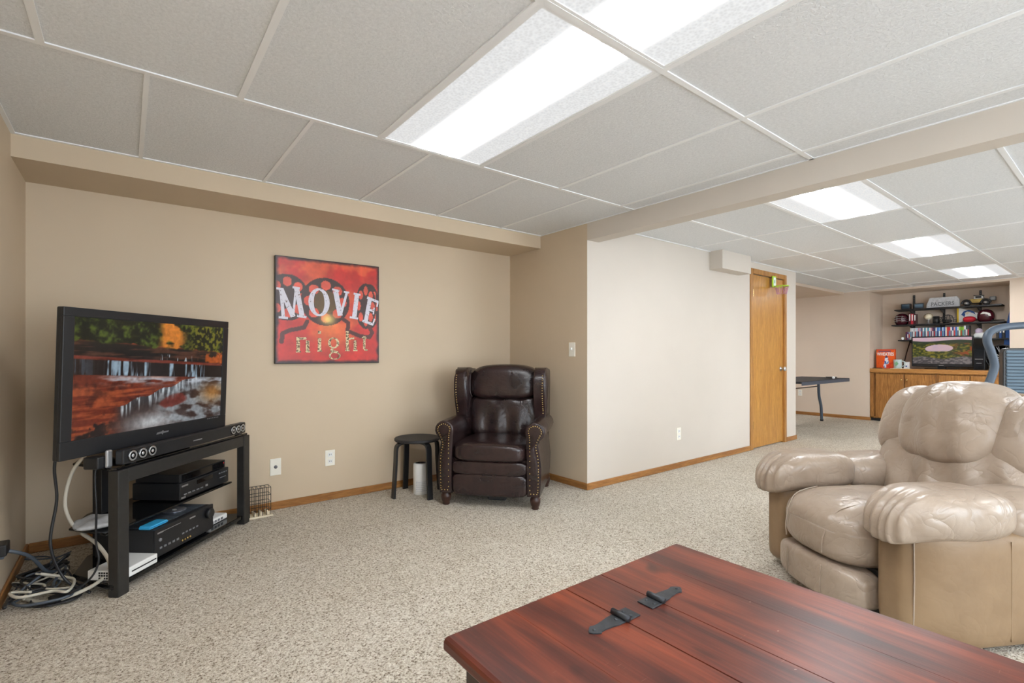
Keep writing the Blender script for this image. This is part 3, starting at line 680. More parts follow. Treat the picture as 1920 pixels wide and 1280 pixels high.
# ------------------------------------------------------------------ stool and air purifier
so = empty('round_stool', (1.83, 3.57, 0), 0, 'black round stool with bent wooden legs beside the wing chair', 'stool')
lathe('stool_top', [(.17, .428), (.178, .434), (.178, .448), (.172, .453), (.001, .453)], 'blackm', so, (0, 0, 0), 40, False)
for k in range(4):
    a = PI/2*k+.02; c, s = math.cos(a), math.sin(a)
    P = spline([(.06, 0, .420), (.13, 0, .420), (.166, 0, .408), (.182, 0, .375), (.188, 0, .25), (.205, 0, 0)], 6)
    vs = []; fs = []
    for i, p in enumerate(P):
        d = (P[min(i+1, len(P)-1)]-P[max(i-1, 0)]).normalized(); n_ = Vector((-d.z, 0, d.x))
        for (u, v_) in ((-.021, -.009), (.021, -.009), (.021, .009), (-.021, .009)):
            q = p+n_*v_; vs.append((c*q.x-s*u, s*q.x+c*u, max(q.z, 0)))
    for i in range(len(P)-1):
        for j in range(4): fs.append((i*4+j, i*4+(j+1) % 4, i*4+4+(j+1) % 4, i*4+4+j))
    fs += [(0, 1, 2, 3), tuple(len(vs)-4+j for j in range(4))]
    mk('leg', vs, fs, 'black', so)
ap = empty('air_purifier', (1.86, 3.57, 0), 0, 'white cylindrical air purifier under the black stool', 'air purifier')
lathe('body', [(.054, 0), (.058, .004), (.058, .235), (.054, .243), (.042, .245)], 'white', ap, (0, 0, 0), 36)
lathe('top_grille', [(.042, .245), (.038, .238), (.001, .238)], 'grey', ap, (0, 0, 0), 32)
boxes('intake_grille', [(-.0595*math.cos(a)-.002, -.0595*math.cos(a)+.002, -.0595*math.sin(a)-.002, -.0595*math.sin(a)+.002, .03+.014*j, .036+.014*j) for a in np.linspace(.5, 2.4, 14) for j in range(6)], 'weathered', ap)

# ------------------------------------------------------------------ dark leather wing chair
wc = empty('wing_chair', (2.064, 2.916, 0), math.radians(-48.6), 'dark brown leather wing chair with brass nailhead trim in the corner', 'armchair'); wc.scale = (1.06, 1.02, 1)
BL = 'brownleather'
def arm_profile(s):
    pts = [(.262, .095), (.262, .40), (.255, .50)]
    for a in np.linspace(PI*1.0, -PI*.42, 12): pts.append((.318+.068*math.cos(a), .558+.068*math.sin(a)))
    pts += [(.338, .47), (.352, .40), (.362, .30), (.358, .18), (.35, .095)]
    return [(s*x, z) for x, z in pts]
for s in (-1, 1):
    p = arm_profile(s); p = p if s > 0 else p[::-1]
    am = prism('arm', p, 'Y', .0, .60, BL, wc, .012, 3, True)
    # nailheads follow the front face outline
    inner = [(.284, .12), (.284, .42), (.282, .52)]+[(.318+.044*math.cos(a), .558+.044*math.sin(a)) for a in np.linspace(PI*.95, -PI*.25, 8)]+[(.325, .46), (.338, .38), (.342, .28), (.338, .12)]
    L = spline([(s*x, -.003, z) for x, z in inner], 8); L += spline([(s*.338, -.003, .12), (s*.284, -.003, .12)], 6)
    bm = bmesh.new(); acc = 0; last = L[0]
    for q in L[1:]:
        acc += (q-last).length; last = q
        if acc > .0145:
            acc = 0; bmesh.ops.create_icosphere(bm, subdivisions=1, radius=.0050, matrix=Matrix.Translation(q) @ Matrix.Diagonal((1, .6, 1, 1)))
    from_bm('nailhead_trim', bm, 'brass', am, True)
    # wings
    wpts = [(.40, .58), (.385, .66), (.345, .76), (.33, .86), (.35, .95), (.41, 1.0), (.50, 1.005), (.62, .99), (.74, .97), (.72, .75), (.70, .58)]
    wpts = [(p.x, p.y) for p in spline([(a, b, 0) for a, b in wpts], 4)]
    wg = prism('wing', wpts, 'X', s*.262, s*.345, BL, wc, .014, 3, True)
    bm = bmesh.new(); L = spline([(s*.328, .392, .63), (s*.328, .372, .69), (s*.328, .342, .76), (s*.328, .327, .86), (s*.328, .347, .945)], 10); acc = 0; last = L[0]
    for q in L[1:]:
        acc += (q-last).length; last = q
        if acc > .0145: acc = 0; bmesh.ops.create_icosphere(bm, subdivisions=1, radius=.0050, matrix=Matrix.Translation(q+Vector((0, -.002, 0))))
    from_bm('nailhead_trim', bm, 'brass', wg, True)
    for y in (.045, .66):
        lathe('foot', [(.022, 0), (.026, .008), (.024, .02), (.03, .03), (.036, .055), (.036, .075), (.03, .082), (.034, .098)], 'footwood', wc, (s*.315, y, 0), 20)
box('frame', -.268, .268, .04, .72, .13, .36, BL, wc, .02)
def lean(x, q): return (x.x, x.y+(x.z-.45)*.16, x.z)
box('back_shell', -.335, .335, .66, .76, .12, .975, BL, wc, .03, 3, True)
def seatd(x, q): return (x.x, x.y, x.z+.012*(1-q[0]**2)*(q[2] > 0))
cushion('seat_cushion', (0, .25, .395), (.54, .56, .135), BL, wc, 5.5, 16, seatd)
cushion('footrest_upper_panel', (0, .035, .288), (.53, .085, .105), BL, wc, 5, 14)
cushion('footrest_lower_panel', (0, .04, .163), (.53, .08, .165), BL, wc, 6, 14)
def bk(x, q):
    return (x.x, x.y+(x.z-.45)*.2-.012*math.sin(x.x*38)*math.sin(x.z*9)*(q[1] < 0), x.z)
cushion('back_cushion', (0, .56, .61), (.56, .19, .36), BL, wc, 4.5, 18, bk)
def hd(x, q): return (x.x*(1-.05*(x.z-.88)), x.y+(x.z-.45)*.18, x.z+.022*(1-q[0]**2)*(q[2] > 0))
cushion('headrest_cushion', (0, .53, .875), (.535, .22, .265), BL, wc, 4.5, 18, hd)
tube('piping', [(-.255, .50, .985), (-.263, .50, .9), (-.258, .49, .80), (-.24, .475, .765)], .004, BL, wc, 6)
box('recline_mechanism', -.03, .10, .1, .4, .03, .13, 'blackm', wc, .01)

# ------------------------------------------------------------------ taupe recliner
rl = empty('leather_recliner', (2.513, .904, 0), math.radians(-120), 'worn taupe leather recliner with overstuffed arms behind the coffee table', 'recliner')
TL = 'taupe'
for s in (-1, 1):
    def body(x, q, s=s):
        f = max(0, .25-x.y)/.25; out = max(0, s*x.x-.30)/.2
        return (x.x-s*.10*out*f*f, x.y, x.z)
    sd = cushion('side_panel', (s*.375, .44, .235), (.23, .88, .43), 'taupeside', rl, 9, 16, body)
    def pad(x, q, s=s):
        f = max(0, .12-x.y)/.2; g = .008*math.sin(q[0]*20+q[1]*3)*max(0, min(1, f*2.0))
        out = max(0, s*x.x-.34)/.18; ff = max(0, .22-x.y)/.25
        return (x.x-s*.06*out*ff, x.y+g, x.z-.07*f*f-.04*max(0, x.y-.35))
    a1 = cushion('arm_pad_front', (s*.365, .185, .505), (.30, .50, .19), TL, rl, 3.2, 22, pad)
    a2 = cushion('arm_pad_rear', (s*.365, .60, .488), (.30, .50, .18), TL, rl, 3.2, 16)
    tube('side_seam', [(s*.412, .03, .42), (s*.414, .03, .25), (s*.408, .032, .05)], .0025, TL, sd, 6)
    tube('side_seam', [(s*.489, .36, .42), (s*.4895, .36, .25), (s*.488, .36, .05)], .0022, 'taupeside', sd, 6)
def seat(x, q): return (x.x, x.y-.02*(1-q[0]**2)*(q[1] < 0), x.z+.02*(1-q[0]**2)*(q[2] > 0)-.10*max(0, .12-x.y)*(q[2] > .2))
sc1 = cushion('seat_cushion', (0, .24, .325), (.50, .62, .27), TL, rl, 3.6, 22, seat)
for x in (-.12, .10): tube('seam', [(x, -.092, .25), (x*1.05, -.088, .33), (x*1.2, -.03, .435), (x*1.3, .10, .466)], .003, TL, sc1, 6)
fr = cushion('footrest', (0, .02, .125), (.50, .15, .17), TL, rl, 4.5, 18, lambda x, q: (x.x, x.y-.03*(1-q[0]**2)*(q[1] < 0), x.z))
for x in (-.13, .08): tube('seam', [(x, -.08, .06), (x, -.084, .12), (x, -.08, .19)], .003, TL, fr, 6)
box('base', -.30, .30, .06, .84, .02, .22, 'blackm', rl, .01)
def tilt(x, q): return (x.x, x.y+(x.z-.45)*.30, x.z)
def lower(x, q):
    p = tilt(x, q); g = .014*math.sin(x.x*34+abs(x.x)*20*(x.z-.5)+x.z*10)*(q[1] < 0)*max(0, 1-abs(q[2])); return (p[0], p[1]+g, p[2])
cushion('lower_back_cushion', (0, .66, .52), (.72, .26, .46), TL, rl, 3.6, 22, lower)
def hump(x, q):
    p = tilt(x, q); g = .006*math.sin(x.x*42+x.z*8)*(q[1] < 0); return (p[0], p[1]+g, p[2]+.02*(1-q[0]**2)*(q[2] > 0))
cushion('headrest_pillow', (0, .62, .78), (.47, .29, .37), TL, rl, 2.9, 24, hump)
for s in (-1, 1): cushion('side_bolster', (s*.275, .665, .77), (.24, .25, .355), TL, rl, 2.8, 18, lambda x, q: (tilt(x, q)[0], tilt(x, q)[1], x.z-.02*abs(q[0])))
cushion('back_shell', (0, .80, .56), (.70, .16, .74), 'taupeside', rl, 6, 14, tilt)

# ------------------------------------------------------------------ coffee table (trunk with two hinged lids)
X0, X1, Y0, Y1, TZ = .578, 1.50, -.36, .996, .46
ct = empty('coffee_table', ((X0+X1)/2, (Y0+Y1)/2, 0), 0, 'distressed red-brown wooden trunk coffee table with iron strap hinges', 'coffee table')
cx, cy = ct.location.x, ct.location.y
def cb(name, x0, x1, y0, y1, z0, z1, mat, parent=ct, bev=.003, seg=2): return box(name, x0-cx, x1-cx, y0-cy, y1-cy, z0, z1, mat, parent, bev, seg)
sx1, sx2 = .967, 1.112
def lid(name, a, b, n):
    w_ = (b-a)/n
    for i in range(n): cb('plank', a+i*w_+(.0001 if i else 0), a+(i+1)*w_-(.0001 if i < n-1 else 0), Y0, Y1, TZ-.032, TZ, 'redwood', ct, .0006, 1)
lid('left', X0+.012, sx1-.0015, 2); lid('centre', sx1+.0015, sx2-.001, 1); lid('right', sx2+.001, X1, 2)
prism('rounded_edge', [(X0-cx, TZ-.026), (X0-cx, TZ-.010), (X0-cx+.004, TZ-.003), (X0-cx+.012, TZ), (X0-cx+.012, TZ-.034), (X0-cx+.004, TZ-.032)], 'Y', Y0-cy, Y1-cy, 'redwood', ct)
cb('apron', X0+.06, X1-.06, Y0+.06, Y1-.06, .12, TZ-.032, 'pinedark')
for x in (X0+.035, X1-.105):
    for y in (Y0+.04, Y1-.11): cb('leg', x, x+.07, y, y+.07, 0, TZ-.032, 'pinedark')
def strap(x, y, s):
    """strap hinge: knuckle on the seam, long strap to side s, short plate on the centre board"""
    lx, ly = x-cx, y-cy
    pts = [(0, -.022), (.03, -.021), (.045, -.017), (.07, -.013), (.085, -.014), (.09, -.019), (.098, -.014), (.108, -.006), (.112, 0)]
    out = [(lx+s*a, ly+b) for a, b in pts]+[(lx+s*a, ly-b) for a, b in pts[-2::-1]]
    if s < 0: out = out[::-1]
    h = prism('strap_hinge', out, 'Z', TZ, TZ+.003, 'iron', ct, .0008, 1)
    k = tube('hinge_knuckle', [(lx, ly-.026, TZ+.008), (lx, ly+.026, TZ+.008)], .008, 'iron', h, 10, 0)
    box('hinge_plate', min(lx, lx-s*.048), max(lx, lx-s*.048), ly-.024, ly+.024, TZ, TZ+.003, 'iron', h, .0008, 1)
    for (a, b) in ((.018, 0), (.095, 0), (-.025, .012), (-.025, -.012)): sphere('rivet', (lx+s*a, ly+b, TZ+.003), .0045, 'iron', h, 10, (1, 1, .6))
strap(sx1, .80, -1); strap(sx2, .80, 1); strap(sx2, .22, 1); strap(sx1, .05, -1)

# ------------------------------------------------------------------ far room: cabinets, worktop
def cabinet(y0, y1, ys, label):
    e = empty('oak_cabinet', (XF, (y0+y1)/2, 0), 0, label, 'cabinet', 'oak base cabinets in the alcove'); m_ = (y0+y1)/2
    box('carcass', .02, .62, y0-m_, y1-m_, .05, .818, 'cab', e); box('toe_kick', .05, .6, y0-m_, y1-m_, 0, .05, 'blackm', e)
    boxes('face_frame', [(.0, .02, y0-m_, y0-m_+.04, .05, .818), (.0, .02, y1-m_-.05, y1-m_, .05, .818), (.0, .02, y0-m_, y1-m_, .05, .07), (0, .02, y0-m_, y1-m_, .80, .818)], 'cab', e, .002)
    for a, b, kside in ys:
        d = box('cabinet_door', -.018, 0, a-m_, b-m_, .065, .79, 'cab', e, .004)
        lathe('knob', [(.012, 0), (.016, -.012), (.012, -.02), (.001, -.022)], 'brass', d, (-.018, (b if kside > 0 else a)-m_-kside*.03, .70), 12, True, 'X')
cabinet(1.98, 2.835, [(2.375, 2.75, -1), (2.01, 2.365, 1)], 'honey oak base cabinet at the left of the alcove')
cabinet(1.175, 1.975, [(1.59, 1.945, -1), (1.215, 1.58, 1)], 'honey oak base cabinet at the right of the alcove, behind the treadmill')
wt = empty('oak_worktop', (XF, 2.005, .82), 0, 'long honey oak worktop spanning the alcove cabinets', 'worktop')
box('top_board', -.01, .65, -.83, .83, 0, .055, 'cabtop', wt, .003); box('front_edge', -.022, -.01, -.83, .83, -.008, .057, 'cabtop', wt, .004)
WZ = .876
# shelf standards, brackets and shelves
for i, y in enumerate((2.394, 2.004, 1.569)):
    e = empty('shelf_standard', (XA, y, 1.25), 0, ['left', 'middle', 'right'][i]+' black slotted wall standard holding the shelves', 'shelf standard', 'shelf standards')
    box('rail', -.014, 0, -.014, .014, -.05, .86, 'black', e)
    boxes('rail_slot', [(-.0146, -.0138, -.004, .004, .62+.03*k, .635+.03*k) for k in range(8)], 'grey', e)
    for z in (.075, .33, .585): prism('bracket', [(-.014, z), (-.25, z), (-.25, z-.012), (-.06, z-.05), (-.014, z-.07)], 'Y', -.006, .006, 'black', e)
def shelf(y0, y1, z, label):
    e = empty('wall_shelf', (XA-.145, (y0+y1)/2, z), 0, label, 'shelf', 'black alcove shelves'); h_ = (y1-y0)/2
    box('board', -.13, .13, -h_, h_, 0, .022, 'blackm', e, .003); box('edge_band', -.1325, -.13, -h_, h_, .001, .021, 'black', e)
Z1, Z2, Z3 = 1.842, 1.587, 1.332
shelf(1.30, 2.60, Z1, 'top black alcove shelf carrying the model car'); shelf(1.27, 2.64, Z2, 'middle black alcove shelf carrying helmets and caps'); shelf(1.23, 2.55, Z3, 'lowest black alcove shelf carrying a row of video cases')
SX = XA-.16; T1, T2, T3 = Z1+.0225, Z2+.0225, Z3+.0225
def fr_(y, wd, h_, dz, label, tilt_=0):
    e = empty('small_display_box', (SX, y, T1), tilt_, label, 'display box'); box('box_body', -.04, .04, -wd/2, wd/2, 0, h_, 'black', e, .004)
    painted('front_panel', (-.0412, wd/2-.012, .014), (0, -(wd-.024), 0), (0, 0, h_-.028), 8, 6, lambda U, V: lerp(np.array([40., 62, 80])+0*U[..., None], np.array([96., 122, 140]), ss(.3, .8, V*dz+U*.2)), 'print', e); return e
fr_(2.465, .125, .095, .6, 'small black display box at the left end of the top shelf'); fr_(2.295, .125, .09, 1.3, 'small black display box with silver stripe beside the wooden sign', .15)
sg = empty('wooden_sign', (SX-.02, 1.985, T1), 0, 'weathered white wooden sign with grey lettering, slanted ends, on the top shelf', 'sign')
prism('sign_board', [(.205, 0), (.205, .06), (.165, .165), (-.165, .165), (-.20, .12), (-.205, 0)], 'X', -.015, .03, 'weathered', sg, .003, 1)
text('sign_lettering', 'PACKERS', (-.0165, .15, .03), (0, -1, 0), (0, 0, 1), .085, 'grey', sg, .83, .002)
mc = empty('model_car', (SX-.02, 1.585, T1), 0, 'gold vintage model car with black fenders on the top shelf', 'model car')
prism('body', [(.15, .035), (.15, .085), (.04, .095), (.035, .10), (-.10, .10), (-.13, .08), (-.14, .035)], 'X', -.045, .045, 'gold', mc, .008, 2)
prism('cabin', [(.035, .098), (.02, .145), (-.065, .148), (-.09, .10)], 'X', -.04, .04, 'silver', mc, .006, 2)
box('roof', -.042, .042, -.08, .035, .146, .155, 'black', mc, .004)
boxes('cabin_window', [(-.0412, -.0395, -.06, .01, .11, .138)], 'blackg', mc)
box('trunk_rack', -.035, .035, -.215, -.145, .065, .125, 'grey', mc, .01); box('running_board', -.055, .055, -.10, .11, .03, .038, 'black', mc, .003)
for y in (.115, -.105):
    for x in (-.05, .05):
        wl_ = lathe('wheel', [(.037, -.011), (.040, -.008), (.040, .008), (.037, .011)], 'black', mc, (x, y, .04), 20, True, 'X'); lathe('hubcap', [(.02, -.013), (.022, 0), (.02, .013)], 'silver', wl_, (x, y, .04), 16, True, 'X')
    tube('fender', [(-.05, y+.055, .03), (-.05, y+.035, .075), (-.05, y, .088), (-.05, y-.035, .075), (-.05, y-.06, .035)], .012, 'black', mc, 8)
# middle shelf
def helmet(y, label, cage):
    e = empty('sports_helmet', (SX, y, T2), 0, label, 'helmet')
    cushion('shell', (0, 0, .085), (.21, .20, .21), 'maroon', e, 2.3, 14, lambda x, q: (x.x, x.y, max(0, x.z)))
    if cage:
        for k, z in enumerate((.05, .085, .12)): tube('cage_bar', [(-.06, .10-.01*k, z), (-.13, .05, z+.012), (-.14, 0, z+.016), (-.13, -.05, z+.012), (-.06, -.10+.01*k, z)], .0045, 'silver', e, 6)
        for y_ in (-.035, .035): tube('cage_upright', [(-.128, y_, .04), (-.14, y_, .09), (-.125, y_, .145)], .004, 'silver', e, 6)
    else:
        prism('visor', [(.06, .012), (.06, .03), (-.20, .022), (-.20, .012)], 'X', -.06, .05, 'blackm', e, .004, 1)
        glyph2 = [(.05, .115), (.02, .15), (-.02, .142), (-.06, .12), (-.07, .08), (-.045, .085), (-.03, .11), (.0, .118)]
        prism('emblem', glyph2, 'X', -.108, -.09, 'white', e)
    return e
helmet(2.525, 'maroon sports helmet with silver face cage at the left of the middle shelf', True)
helmet(1.485, 'maroon batting helmet with white emblem at the right of the middle shelf', False)
for k in range(3):
    e = empty('card_pack', (SX-.03, 2.40-.034*k, T2), 0, ['leftmost', 'middle', 'rightmost'][k]+' of three maroon upright packs beside the caged helmet', 'card pack', 'maroon packs')
    box('sleeve', -.06, .06, -.016, .016, 0, .185-.008*k, ['maroon', 'red', 'maroon'][k], e, .002); box('white_band', -.0608, -.0595, -.010, .004, .06, .17-.01*k, 'white', e)
tr = empty('ball_trophy', (SX-.02, 2.17, T2), 0, 'small trophy holding a cream ball on a silver stem', 'trophy')
sphere('ball', (0, 0, .115), .05, 'cream', tr, 20); lathe('stem', [(.035, 0), (.035, .006), (.008, .012), (.008, .05), (.022, .066), (.02, .07)], 'silver', tr, (0, 0, 0), 16)
tube('ring_arm', [(0, -.06, .1), (0, -.045, .15), (0, 0, .172), (0, .045, .15), (0, .06, .1)], .003, 'brass', tr, 6)
mg = empty('black_mug', (SX-.02, 2.07, T2), 0, 'black mug on the middle shelf beside the ball trophy', 'mug')
lathe('cup', [(.04, 0), (.043, .003), (.043, .115), (.039, .115), (.038, .01), (.001, .008)], 'black', mg, (0, 0, 0), 24); tube('handle', [(0, -.042, .095), (0, -.07, .09), (0, -.07, .04), (0, -.042, .03)], .006, 'black', mg, 8)
fm = empty('face_mask', (SX-.02, 1.925, T2), 0, 'black wire catcher face mask on the middle shelf', 'face mask')
for k, z in enumerate((.02, .05, .08, .11)):
    r = .105*math.cos(k*.33); tube('mask_bar', [(0, r, z), (-.06*math.cos(k*.33)-.03, r*.6, z+.01), (-.1*math.cos(k*.3), 0, z+.012), (-.06*math.cos(k*.33)-.03, -r*.6, z+.01), (0, -r, z)], .0045, 'black', fm, 6)
for a in (-.9, -.45, 0, .45, .9): tube('mask_rib', [(-.105*math.cos(a), .105*math.sin(a), .01), (-.1*math.cos(a), .1*math.sin(a), .06), (-.06*math.cos(a), .06*math.sin(a), .115), (0, 0, .135)], .004, 'black', fm, 6)
cushion('chin_pad', (-.06, 0, .03), (.06, .12, .05), 'black', fm, 3, 8)
pn = empty('team_pennant', (SX+.06, 1.69, T2), 0, 'white team pennant with yellow edge and a horn emblem leaning on the wall', 'pennant')
prism('pennant_cloth', [(.14, 0), (.14, .24), (.11, .24), (-.15, .12), (-.15, .08)], 'X', 0, .006, 'white', pn); prism('yellow_edge', [(.14, 0), (.14, .24), (.118, .24), (.118, 0)], 'X', -.002, 0, 'yellow', pn)
prism('horn_emblem', [(.09, .13), (.06, .18), (.0, .20), (-.06, .17), (-.08, .12), (-.05, .145), (0, .165), (.04, .14), (.05, .09)], 'X', -.003, 0, 'blue', pn)
prism('horn_centre', [(.05, .15), (.02, .175), (-.03, .165), (0, .15), (.02, .12)], 'X', -.0045, -.003, 'cream', pn)
cp = empty('red_cap', (SX-.06, 1.665, T2), 0, 'red baseball cap in front of the pennant', 'cap')
cushion('crown', (0, 0, .045), (.15, .15, .09), 'red', cp, 2.4, 12, lambda x, q: (x.x, x.y, max(0, x.z))); prism('brim', [(-.07, -.05), (-.07, .05), (-.12, .04), (-.13, 0), (-.12, -.04)], 'Z', .004, .010, 'red', cp, .002, 1)
# lowest shelf: golf ball, video cases, skull bank, binders
gb = empty('golf_ball', (SX-.08, 2.495, T3), 0, 'white golf ball at the left end of the lowest shelf', 'golf ball')
sphere('ball', (0, 0, .024), .021, 'white', gb); lathe('ball_ring', [(.014, 0), (.014, .006), (.010, .008)], 'white', gb, (0, 0, 0), 12)
cols = [('maroon', (112, 40, 60)), ('purple', (92, 70, 120)), ('grey', (150, 150, 160)), ('white', (226, 226, 230)), ('white', (232, 230, 226)), ('silver', (200, 204, 212)), ('white', (236, 236, 236)), ('pale blue', (190, 206, 226)), ('pink', (206, 150, 158)), ('lilac', (170, 150, 186)), ('slate', (90, 96, 116)), ('white', (224, 228, 232)), ('teal', (70, 140, 160)), ('white', (220, 224, 228)), ('teal', (60, 150, 176)), ('white', (240, 240, 240)), ('pink', (206, 120, 130)), ('plum', (96, 52, 84)), ('navy', (36, 48, 90)), ('white', (220, 232, 240)), ('blue', (60, 110, 186)), ('sky blue', (120, 170, 216)), ('navy', (40, 60, 120)), ('pale blue', (180, 200, 226)), ('blue', (70, 110, 180)), ('cream', (232, 222, 190)), ('red', (200, 50, 50)), ('red', (186, 40, 44)), ('white', (230, 230, 226)), ('dark blue', (50, 70, 120)), ('pink', (214, 140, 150)), ('blue', (60, 120, 190)), ('white', (236, 238, 238)), ('lime green', (150, 190, 60)), ('green', (120, 176, 60)), ('lime green', (160, 200, 80)), ('white', (236, 236, 232)), ('dark grey', (70, 76, 82)), ('charcoal', (56, 60, 66))]
ords = 'first second third fourth fifth sixth seventh eighth ninth tenth'.split()
cnt = {}
def ordinal(i):
    cn = cols[i][0]; k = sum(1 for q in cols[:i] if q[0] == cn); tot = sum(1 for q in cols if q[0] == cn)
    return ('%s %s video case from the left on the lowest shelf' % (ords[k], cn)) if tot > 1 else 'only %s video case in the row on the lowest shelf' % cn
y = 2.452; N_ = len(cols); step = (2.452-1.66)/N_; dvdm = {}
for i, (cn, c3) in enumerate(cols):
    h_ = .13 if i < 3 else (.205 if i > N_-4 else .19); key = (c3, h_)
    if key not in dvdm:
        nm = 'case_%d' % i; mt = bpy.data.materials.get(cn+'_case') or plain(cn+'_case', col(*c3), .35); dvdm[key] = mt
    e = empty('video_case', (SX-.035, y-step/2, T3), 0, ordinal(i), 'video case', 'video cases on the lowest shelf')
    box('case', -.06, .075, -step/2+.0008, step/2-.0008, 0, h_, dvdm[key], e, .0015, 1)
    mt2 = bpy.data.materials.get('spine_%d' % (i % 4)) or plain('spine_%d' % (i % 4), col(*[(40, 50, 90), (236, 236, 230), (190, 50, 50), (60, 130, 170)][i % 4]), .4)
    box('spine_label', -.0612, -.0598, -step/2+.004, step/2-.004, h_*.25, h_*.7, mt2, e)
    y -= step
sk = empty('white_figurine', (SX-.03, 1.55, T3), 0, 'lumpy white and lilac figurine beside the video cases', 'figurine')
cushion('lower_form', (0, 0, .05), (.10, .14, .10), 'white', sk, 2.5, 10, lambda x, q: (x.x+.006*math.sin(x.y*60), x.y, max(0, x.z+.008*math.sin(x.y*70)))); sphere('upper_form', (-.01, .01, .115), .045, plain('lilac', col(206, 190, 212), .5), sk, 16)
for k in range(3):
    e = empty('ring_binder', (SX-.02, 1.345-.033*k, T3), 0, ['leftmost', 'middle', 'rightmost'][k]+' dark binder standing at the right end of the lowest shelf', 'binder', 'dark binders')
    box('cover', -.09, .09, -.015, .015, 0, .19-.01*k, ['black', 'blue', 'blackm'][k], e, .003); box('spine_label', -.0912, -.0895, -.008, .008, .08, .13, 'white', e)
# on the worktop
wh = empty('cereal_box', (10.06, 2.665, WZ), 0, 'orange cereal box with white lettering and a figure in blue on the worktop', 'cereal box')
box('carton', -.03, .03, -.13, .13, 0, .32, plain('orange_card', col(224, 84, 26), .4), wh, .002)
def cereal(U, V):
    n = fbm(U*8, V*8, 2); c = lerp(np.array([232., 92, 24])+0*U[..., None], np.array([206., 44, 30]), ss(.45, .7, n)*ss(.6, .1, V)+ss(.94, 1, V))
    c = lerp(c, np.array([70., 60, 130]), ((V > .86)*(V < .93)*(U > .1)*(U < .8))*.7)
    b_ = np.minimum(np.hypot((U-.55)/.10, (V-.50)/.10), np.minimum(np.hypot((U-.56)/.13, (V-.33)/.12), np.hypot((U-.47)/.08, (V-.14)/.14)))
    c = lerp(c, lerp(np.array([226., 230, 238])+0*U[..., None], np.array([40., 80, 160]), ss(.42, .6, fbm(U*12, V*12, 6))), (b_ < 1)*1.0)
    return lerp(c, np.array([24., 40, 90]), (np.hypot((U-.55)/.075, (V-.60)/.055) < 1)*1.0)
painted('front_print', (-.0312, .128, .002), (0, -.256, 0), (0, 0, .316), 40, 48, cereal, 'print', wh)
text('box_lettering', 'WHEATIES', (-.0325, .118, .215), (0, -1, 0), (0, 0, 1), .072, 'white', wh, .68, .002)
mu = empty('frosted_mug', (10.03, 2.50, WZ), 0, 'pale frosted mug with green print beside the cereal box', 'mug')
M['frost'] = plain('frosted_glass', col(190, 206, 206), .3)
lathe('cup', [(.048, 0), (.052, .004), (.055, .15), (.050, .15), (.047, .012), (.001, .01)], 'frost', mu, (0, 0, 0), 24); tube('handle', [(0, -.052, .12), (0, -.09, .115), (0, -.095, .06), (0, -.05, .035)], .008, 'frost', mu, 8)
prism('green_print', [(.012, .04), (.03, .09), (.0, .12), (-.025, .08)], 'X', -.0565, -.052, plain('leaf_green', col(120, 170, 130), .5), mu)
cu_ = empty('small_white_box', (10.12, 2.40, WZ), 0, 'small white box with a dark blue dot beside the far television', 'box')
box('carton', -.03, .03, -.033, .033, 0, .11, 'white', cu_, .003); box('dot', -.0312, -.0298, -.01, .01, .03, .05, 'blue', cu_)
pp = prism('folded_paper', [(-.02, 2.57), (.10, 2.56), (.12, 2.36), (.03, 2.30), (-.02, 2.42)], 'Z', WZ, WZ+.006, 'cream', None, .001, 1); pp.location.x += 9.92; tag(pp, 'crumpled cream paper lying on the worktop edge', 'paper')
bk_ = box('black_tray', 9.88, 10.0, 2.70, 2.81, WZ, WZ+.01, 'black', None, .004); tag(bk_, 'flat black tray at the left end of the worktop', 'tray')
ft = empty('far_television', (10.22, 1.98, WZ), 0, 'black television showing a lake landscape on the oak worktop', 'television')
box('casing', -.02, .04, -.375, .375, .04, .525, 'bplast', ft, .006)
def lake(U, V):
    n = fbm(U*10, V*10, 31); n2 = fbm(U*24, V*24, 33); Z = 0*U[..., None]
    c = lerp(np.array([44., 56, 22])+Z, np.array([128., 118, 36]), ss(.4, .7, n2)); c = lerp(c, np.array([150., 66, 28]), ss(.6, .95, U)*ss(.42, .6, n))
    c = lerp(c, np.array([38., 54, 36]), ss(.72, .82, V)); lk = np.hypot((U-.46)/.24, (V-.58-.05*(U-.46))/.15); c = lerp(c, lerp(np.array([190., 170, 190])+Z, np.array([226., 186, 184]), n), ss(1.02, .97, lk)*ss(.44, .50, V))
    c = lerp(c, lerp(np.array([196., 170, 196])+Z, np.array([232., 190, 186]), n), ss(.86, .89, V+.03*np.sin(U*6)))
    return lerp(c, lerp(np.array([70., 66, 70])+Z, np.array([128., 120, 118]), ss(.3, .7, n2)), ss(.24, .20, V-.05*np.sin(U*9)-.03*n))
painted('screen', (-.0215, .36, .085), (0, -.72, 0), (0, 0, .42), 110, 66, lake, 'screen', ft)
box('stand_foot', -.08, .09, -.2, .2, 0, .012, 'blackg', ft, .004); box('stand_neck', -.0, .03, -.05, .05, .012, .05, 'bplast', ft); box('logo_bar', -.0215, -.02, -.03, .03, .055, .062, 'silver', ft)
pc = empty('computer_tower', (10.22, 1.525, WZ), 0, 'black computer tower to the right of the far television', 'computer')
box('case', -.12, .16, -.065, .065, 0, .48, 'bplast', pc, .006); boxes('front_bezel', [(-.126, -.12, -.058, .058, .01, .47)], 'blackg', pc, .002); boxes('drive_trim', [(-.128, -.126, -.045, .045, .16, .166), (-.128, -.126, -.03, .03, .10, .106)], 'silver', pc)
hb = empty('wheel_cover', (10.20, 1.285, WZ), 0, 'silver spoked wheel cover leaning behind the treadmill', 'wheel cover')
lathe('rim_ring', [(.185, 0), (.19, -.015), (.18, -.03), (.17, -.012), (.165, 0)], 'black', hb, (0, 0, .19), 40, True, 'X')
